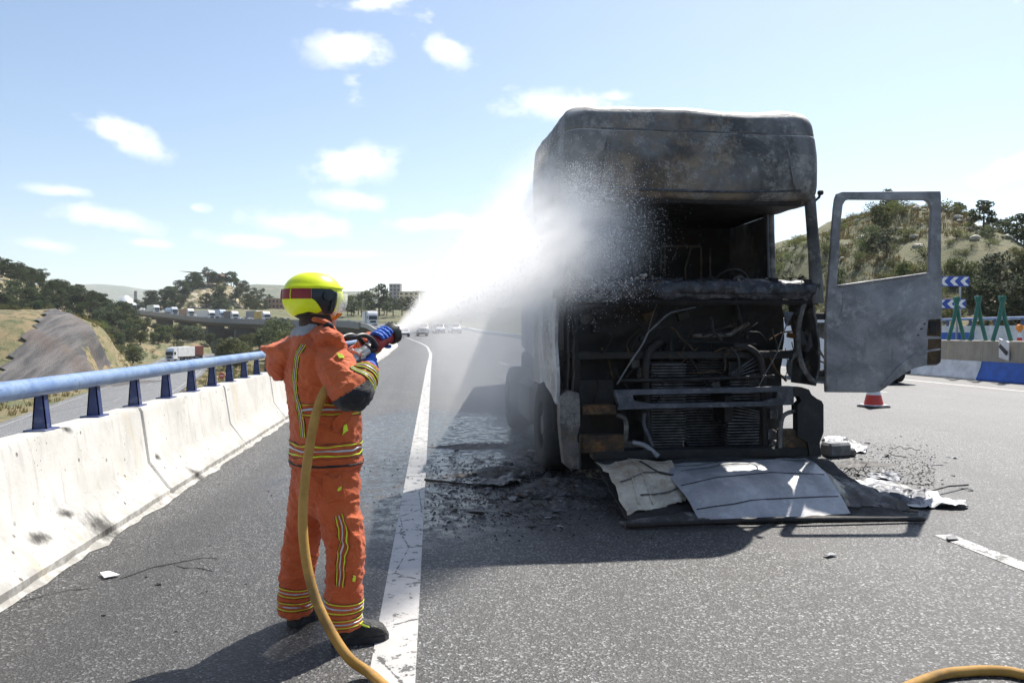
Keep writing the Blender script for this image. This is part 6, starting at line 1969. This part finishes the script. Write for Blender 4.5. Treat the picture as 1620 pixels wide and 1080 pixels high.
# curls of burnt wire
for k in range(26):
    px, py = (R.gauss(840, 60), R.gauss(770, 25)) if k < 17 else (R.uniform(1300, 1450), R.gauss(752, 15))
    P = [G(px, py) + V((0, 0, .02))]; q = R.uniform(0, 6.28)
    for j_ in range(6):
        q += R.uniform(-.9, .9); P.append(P[-1] + V((math.cos(q), math.sin(q), 0)) * R.uniform(.03, .08)); P[-1].z = .01 + .06 * abs(R.gauss(0, .6))
    o = MB().tube(catmull(P, 4), R.uniform(.003, .006), 5).build('burnt_wire', R.choice([SOOT, RUSTY, BURNT]), None, None, 180)
    tag(o, 'curl of burnt wire lying ' + ('in the ash left' if k < 17 else 'among the torn sheets right') + ' of the fallen panel', 'wire', 'burnt wire curls')
# heaps of ash and melted plastic
def heap(px, py, rx, ry, h, label, seed):
    c = G(px, py)
    def fn(a, b_):
        q = a * 2 * math.pi; r_ = b_
        w = 1 + .35 * noise.noise(V((math.cos(q) * 1.5, math.sin(q) * 1.5, seed)))
        x, y = math.cos(q) * rx * r_ * w, math.sin(q) * ry * r_ * w
        z = h * (1 - r_ ** 1.6) * (.55 + .9 * abs(noise.noise(V((x * 7, y * 7, seed))))) + .035 * noise.noise(V((x * 16, y * 16, seed + 3))) * (1 - r_ * .6)
        return V((x, y, max(.0, z) if r_ < .98 else -.01))
    o = MB().grid(fn, 64, 16).build('ash_heap', HEAP, None, None, 45)
    o.location = c
    tag(o, label, 'ash')
HEAP = make_burnt('ash_heap', (.012, .012, .012), (.05, .048, .047), (.22, .21, .2), (.09, .05, .03), .5, .8, 5.0, .7, 0)
heap(905, 770, .55, .42, .10, 'black ash heap under the shoulder side bumper corner', 1.0)
heap(800, 748, .42, .30, .07, 'flat dark ash heap beside the grey crumpled sheet', 2.0)
heap(850, 712, .5, .35, .08, 'wet ash heap against the front wheel', 3.0)
heap(1355, 735, .42, .22, .05, 'low ash heap beyond the torn sheets', 4.0)
heap(770, 706, .8, .22, .045, 'long strip of wet ash left of the front wheel', 6.0)
heap(870, 800, .45, .22, .05, 'low ash heap left of the fallen panel', 7.0)
heap(730, 752, .16, .1, .035, 'small ash clump near the edge line', 5.0)
# finer ash than one could count
ash = MB()
for k in range(4500):
    if R.random() < .7: px, py = R.gauss(830, 90), R.gauss(770, 34)
    else: px, py = R.uniform(1290, 1480), R.gauss(745, 22)
    if py < 690 or py > 860: continue
    P = G(px, py); s_ = R.uniform(.004, .014)
    q = R.uniform(0, 3); a_ = V((math.cos(q), math.sin(q), 0)) * s_; b_ = V((-math.sin(q), math.cos(q), 0)) * s_ * .6
    mi = R.choice([0, 0, 0, 1, 2])
    ash.add([P - a_ - b_, P + a_ - b_, P + a_ + b_, P - a_ + b_, P + V((0, 0, s_ * .9))], [(0, 1, 4), (1, 2, 4), (2, 3, 4), (3, 0, 4)], mi)
tag(ash.build('ash_crumbs', [SOOT, BURNT, ASHY]), 'fine ash and crumbs around the burnt cab', 'ash', None, 'stuff')
# crack in the shoulder asphalt
def crack(pxs, w):
    mb = MB(); P = [G(x, y) for x, y in pxs]; Q = catmull(P, 6)
    L_, R_ = [], []
    for i, p in enumerate(Q):
        t_ = (Q[min(i + 1, len(Q) - 1)] - Q[max(i - 1, 0)]).normalized(); n_ = V((-t_.y, t_.x, 0))
        ww = w * (.4 + abs(noise.noise(V((i * .9, pxs[0][0], 0)))) * 1.4) * math.sin(math.pi * (i + .5) / len(Q)) ** .5
        j_ = n_ * (.012 * noise.noise(V((i * 1.7, 3, 0))))
        L_.append(p + n_ * ww + j_ + V((0, 0, .003))); R_.append(p - n_ * ww + j_ + V((0, 0, .003)))
    n = len(Q); mb.add(L_ + R_, [(i, i + 1, n + i + 1, n + i) for i in range(n - 1)])
    return mb
crk = crack([(186, 917), (212, 908), (240, 898), (270, 892), (300, 886), (325, 882), (345, 884)], .014)
ck = crk.build('road_crack', simple('crack_black', (.008, .008, .008), .9), road)
crack([(275, 893), (292, 898), (312, 898), (340, 904)], .009).build('road_crack', bpy.data.materials['crack_black'], road)
crack([(20, 955), (60, 945), (100, 935), (150, 930)], .006).build('road_crack', bpy.data.materials['crack_black'], road)
# soot splashes on the barrier: thin burn marks
# ================================================================== water jet, splash and mist
def vol_mat(name, build, color=(1, 1, 1), aniso=.35):
    m = bpy.data.materials.new(name); m.use_nodes = True
    t = NT.__new__(NT); t.m = m; t.t = m.node_tree
    t.t.nodes.clear(); t.out = t.t.nodes.new('ShaderNodeOutputMaterial'); t.tc = t.t.nodes.new('ShaderNodeTexCoord')
    pv = t.t.nodes.new('ShaderNodeVolumePrincipled'); pv.inputs['Color'].default_value = (*color, 1); pv.inputs['Anisotropy'].default_value = aniso
    d = build(t)
    if isinstance(d, (int, float)): pv.inputs['Density'].default_value = d
    else: t.l(d, pv.inputs['Density'])
    t.l(pv.outputs[0], t.out.inputs['Volume'])
    return m
JL = (AIM - TIP).length + .35
JT = .222
def jet_density(t):
    co = t.tc.outputs['Object']; x, y, z = t.sepxyz(co)
    r = t.mth('SQRT', t.mth('ADD', t.mth('MULTIPLY', x, x), t.mth('MULTIPLY', y, y)))
    zz = t.mth('MAXIMUM', z, .05)
    rad_ = t.mth('ADD', t.mth('MULTIPLY', zz, JT), .02)
    k = t.mth('DIVIDE', r, rad_)
    # streaks along the jet: noise on direction, barely changing with distance
    dv = t.n('CombineXYZ'); t.l(t.mth('DIVIDE', x, rad_), dv.inputs[0]); t.l(t.mth('DIVIDE', y, rad_), dv.inputs[1]); t.l(t.mth('MULTIPLY', z, .3), dv.inputs[2])
    n1 = t.noise(5.0, 7, .75, dv.outputs[0]); n2 = t.noise(3.5, 6, .7, co)
    k2 = t.mth('ADD', k, t.mth('MULTIPLY', t.mth('SUBTRACT', t.mth('ADD', t.mth('MULTIPLY', n1, .6), t.mth('MULTIPLY', n2, .4)), .5), t.map(z, 0, 2.5, .5, 1.3)))
    edge = t.map(k2, 1.15, .0)
    d = t.mth('DIVIDE', t.mth('MULTIPLY', edge, 1.35), rad_)
    d = t.mth('MULTIPLY', d, t.map(n1, .3, .65, .25, 1.5))
    return t.mth('MULTIPLY', d, t.map(z, JL + .1, JL - .9))
JET = vol_mat('water_jet', jet_density, (1, 1, 1), .3)
mb = MB()
mb.loft([[V((r_ * math.cos(q), r_ * math.sin(q), z)) for q in [2 * math.pi * i / 32 for i in range(32)]] for z, r_ in ((0.0, .03), (.3, .11), (JL * .5, JL * .5 * JT * 1.35 + .04), (JL, JL * JT * 1.35 + .05))])
jet = mb.build('water_spray', JET)
jet.location = TIP + ax * .02; jet.rotation_euler = ax.to_track_quat('Z', 'Y').to_euler()
tag(jet, 'fan of white water spray shooting from the nozzle onto the burnt cab', 'water', None, 'stuff')
def ellip(name, label, c, rv, dens, sc=1.2, cut=(.35, .65), aniso=.3, rot=(0, 0, 0)):
    def f(t):
        co = t.tc.outputs['Object']
        ln = t.n('VectorMath'); ln.operation = 'LENGTH'; t.l(co, ln.inputs[0])
        e = t.map(ln.outputs[1] if len(ln.outputs) > 1 else ln.outputs[0], 1.0, .25)
        n_ = t.noise(sc, 5, .65, t.co('World'))
        return t.mth('MULTIPLY', t.mth('MULTIPLY', e, t.map(n_, *cut)), dens)
    m = vol_mat(name + '_vol', f, (1, 1, 1), aniso)
    bm = bmesh.new(); bmesh.ops.create_icosphere(bm, subdivisions=3, radius=1.0)
    me = bpy.data.meshes.new(name); bm.to_mesh(me); bm.free(); me.materials.append(m)
    o = bpy.data.objects.new(name, me); COL.objects.link(o); o.location = c; o.scale = rv; o.rotation_euler = rot
    return tag(o, label, 'mist', None, 'stuff')
ellip('splash_mist', 'white splash where the water hits the corner of the cab', D(895, 368, 7.6), (.95, 1.2, 1.05), 1.35, 6.0, (.34, .66))
ellip('splash_mist', 'thin splash drifting across the empty windscreen', D(960, 385, 6.85), (.6, .32, .65), .6, 8.0, (.38, .64))
ellip('falling_mist', 'thin bluish mist falling beside the cab and trailer', D(800, 530, 9.4), (1.3, 3.0, 1.9), .5, .9, (.2, .65))
# droplets thrown off the splash
DRP = NT('water_drop'); DRM = DRP.set((.9, .92, .95), .15, 0, .5)
dr = MB()
rg = random.Random(5)
def octa(p, s_):
    dr.add([p + V((s_, 0, 0)), p + V((0, s_, 0)), p + V((-s_, 0, 0)), p + V((0, -s_, 0)), p + V((0, 0, s_)), p - V((0, 0, s_))], [(0, 1, 4), (1, 2, 4), (2, 3, 4), (3, 0, 4), (1, 0, 5), (2, 1, 5), (3, 2, 5), (0, 3, 5)])
for k in range(24000):
    # fan out from the hit point, denser near it
    q = rg.gauss(0, 1); px = 900 + abs(rg.gauss(0, 52)) + rg.uniform(-25, 10); py = 365 + rg.gauss(0, 52) + (px - 900) * .12
    if px > 1060 or py < 255 or py > 478: continue
    octa(D(px, py, rg.uniform(6.55, 7.1)), rg.uniform(.0012, .0038) * (1.8 if rg.random() < .06 else 1))
for k in range(9000):
    z = rg.uniform(.4, JL); a_ = rg.uniform(0, 6.28); r_ = (z * JT + .02) * (rg.uniform(.7, 1.25))
    e1 = ax.orthogonal().normalized(); e2 = ax.cross(e1)
    octa(TIP + ax * z + (e1 * math.cos(a_) + e2 * math.sin(a_)) * r_, rg.uniform(.0012, .0034))
tag(dr.build('water_droplets', DRM), 'fine bright water droplets bouncing off the cab front', 'water', None, 'stuff')

# ================================================================== haze over the whole valley
HZ = vol_mat('haze', lambda t: .00011, (.88, .94, 1.0), .3)
hz = MB().box((0, 4200, 165), (19000, 10400, 365)).build('haze', HZ)
tag(hz, 'pale blue haze over the valley and far hills', 'haze', None, 'stuff')
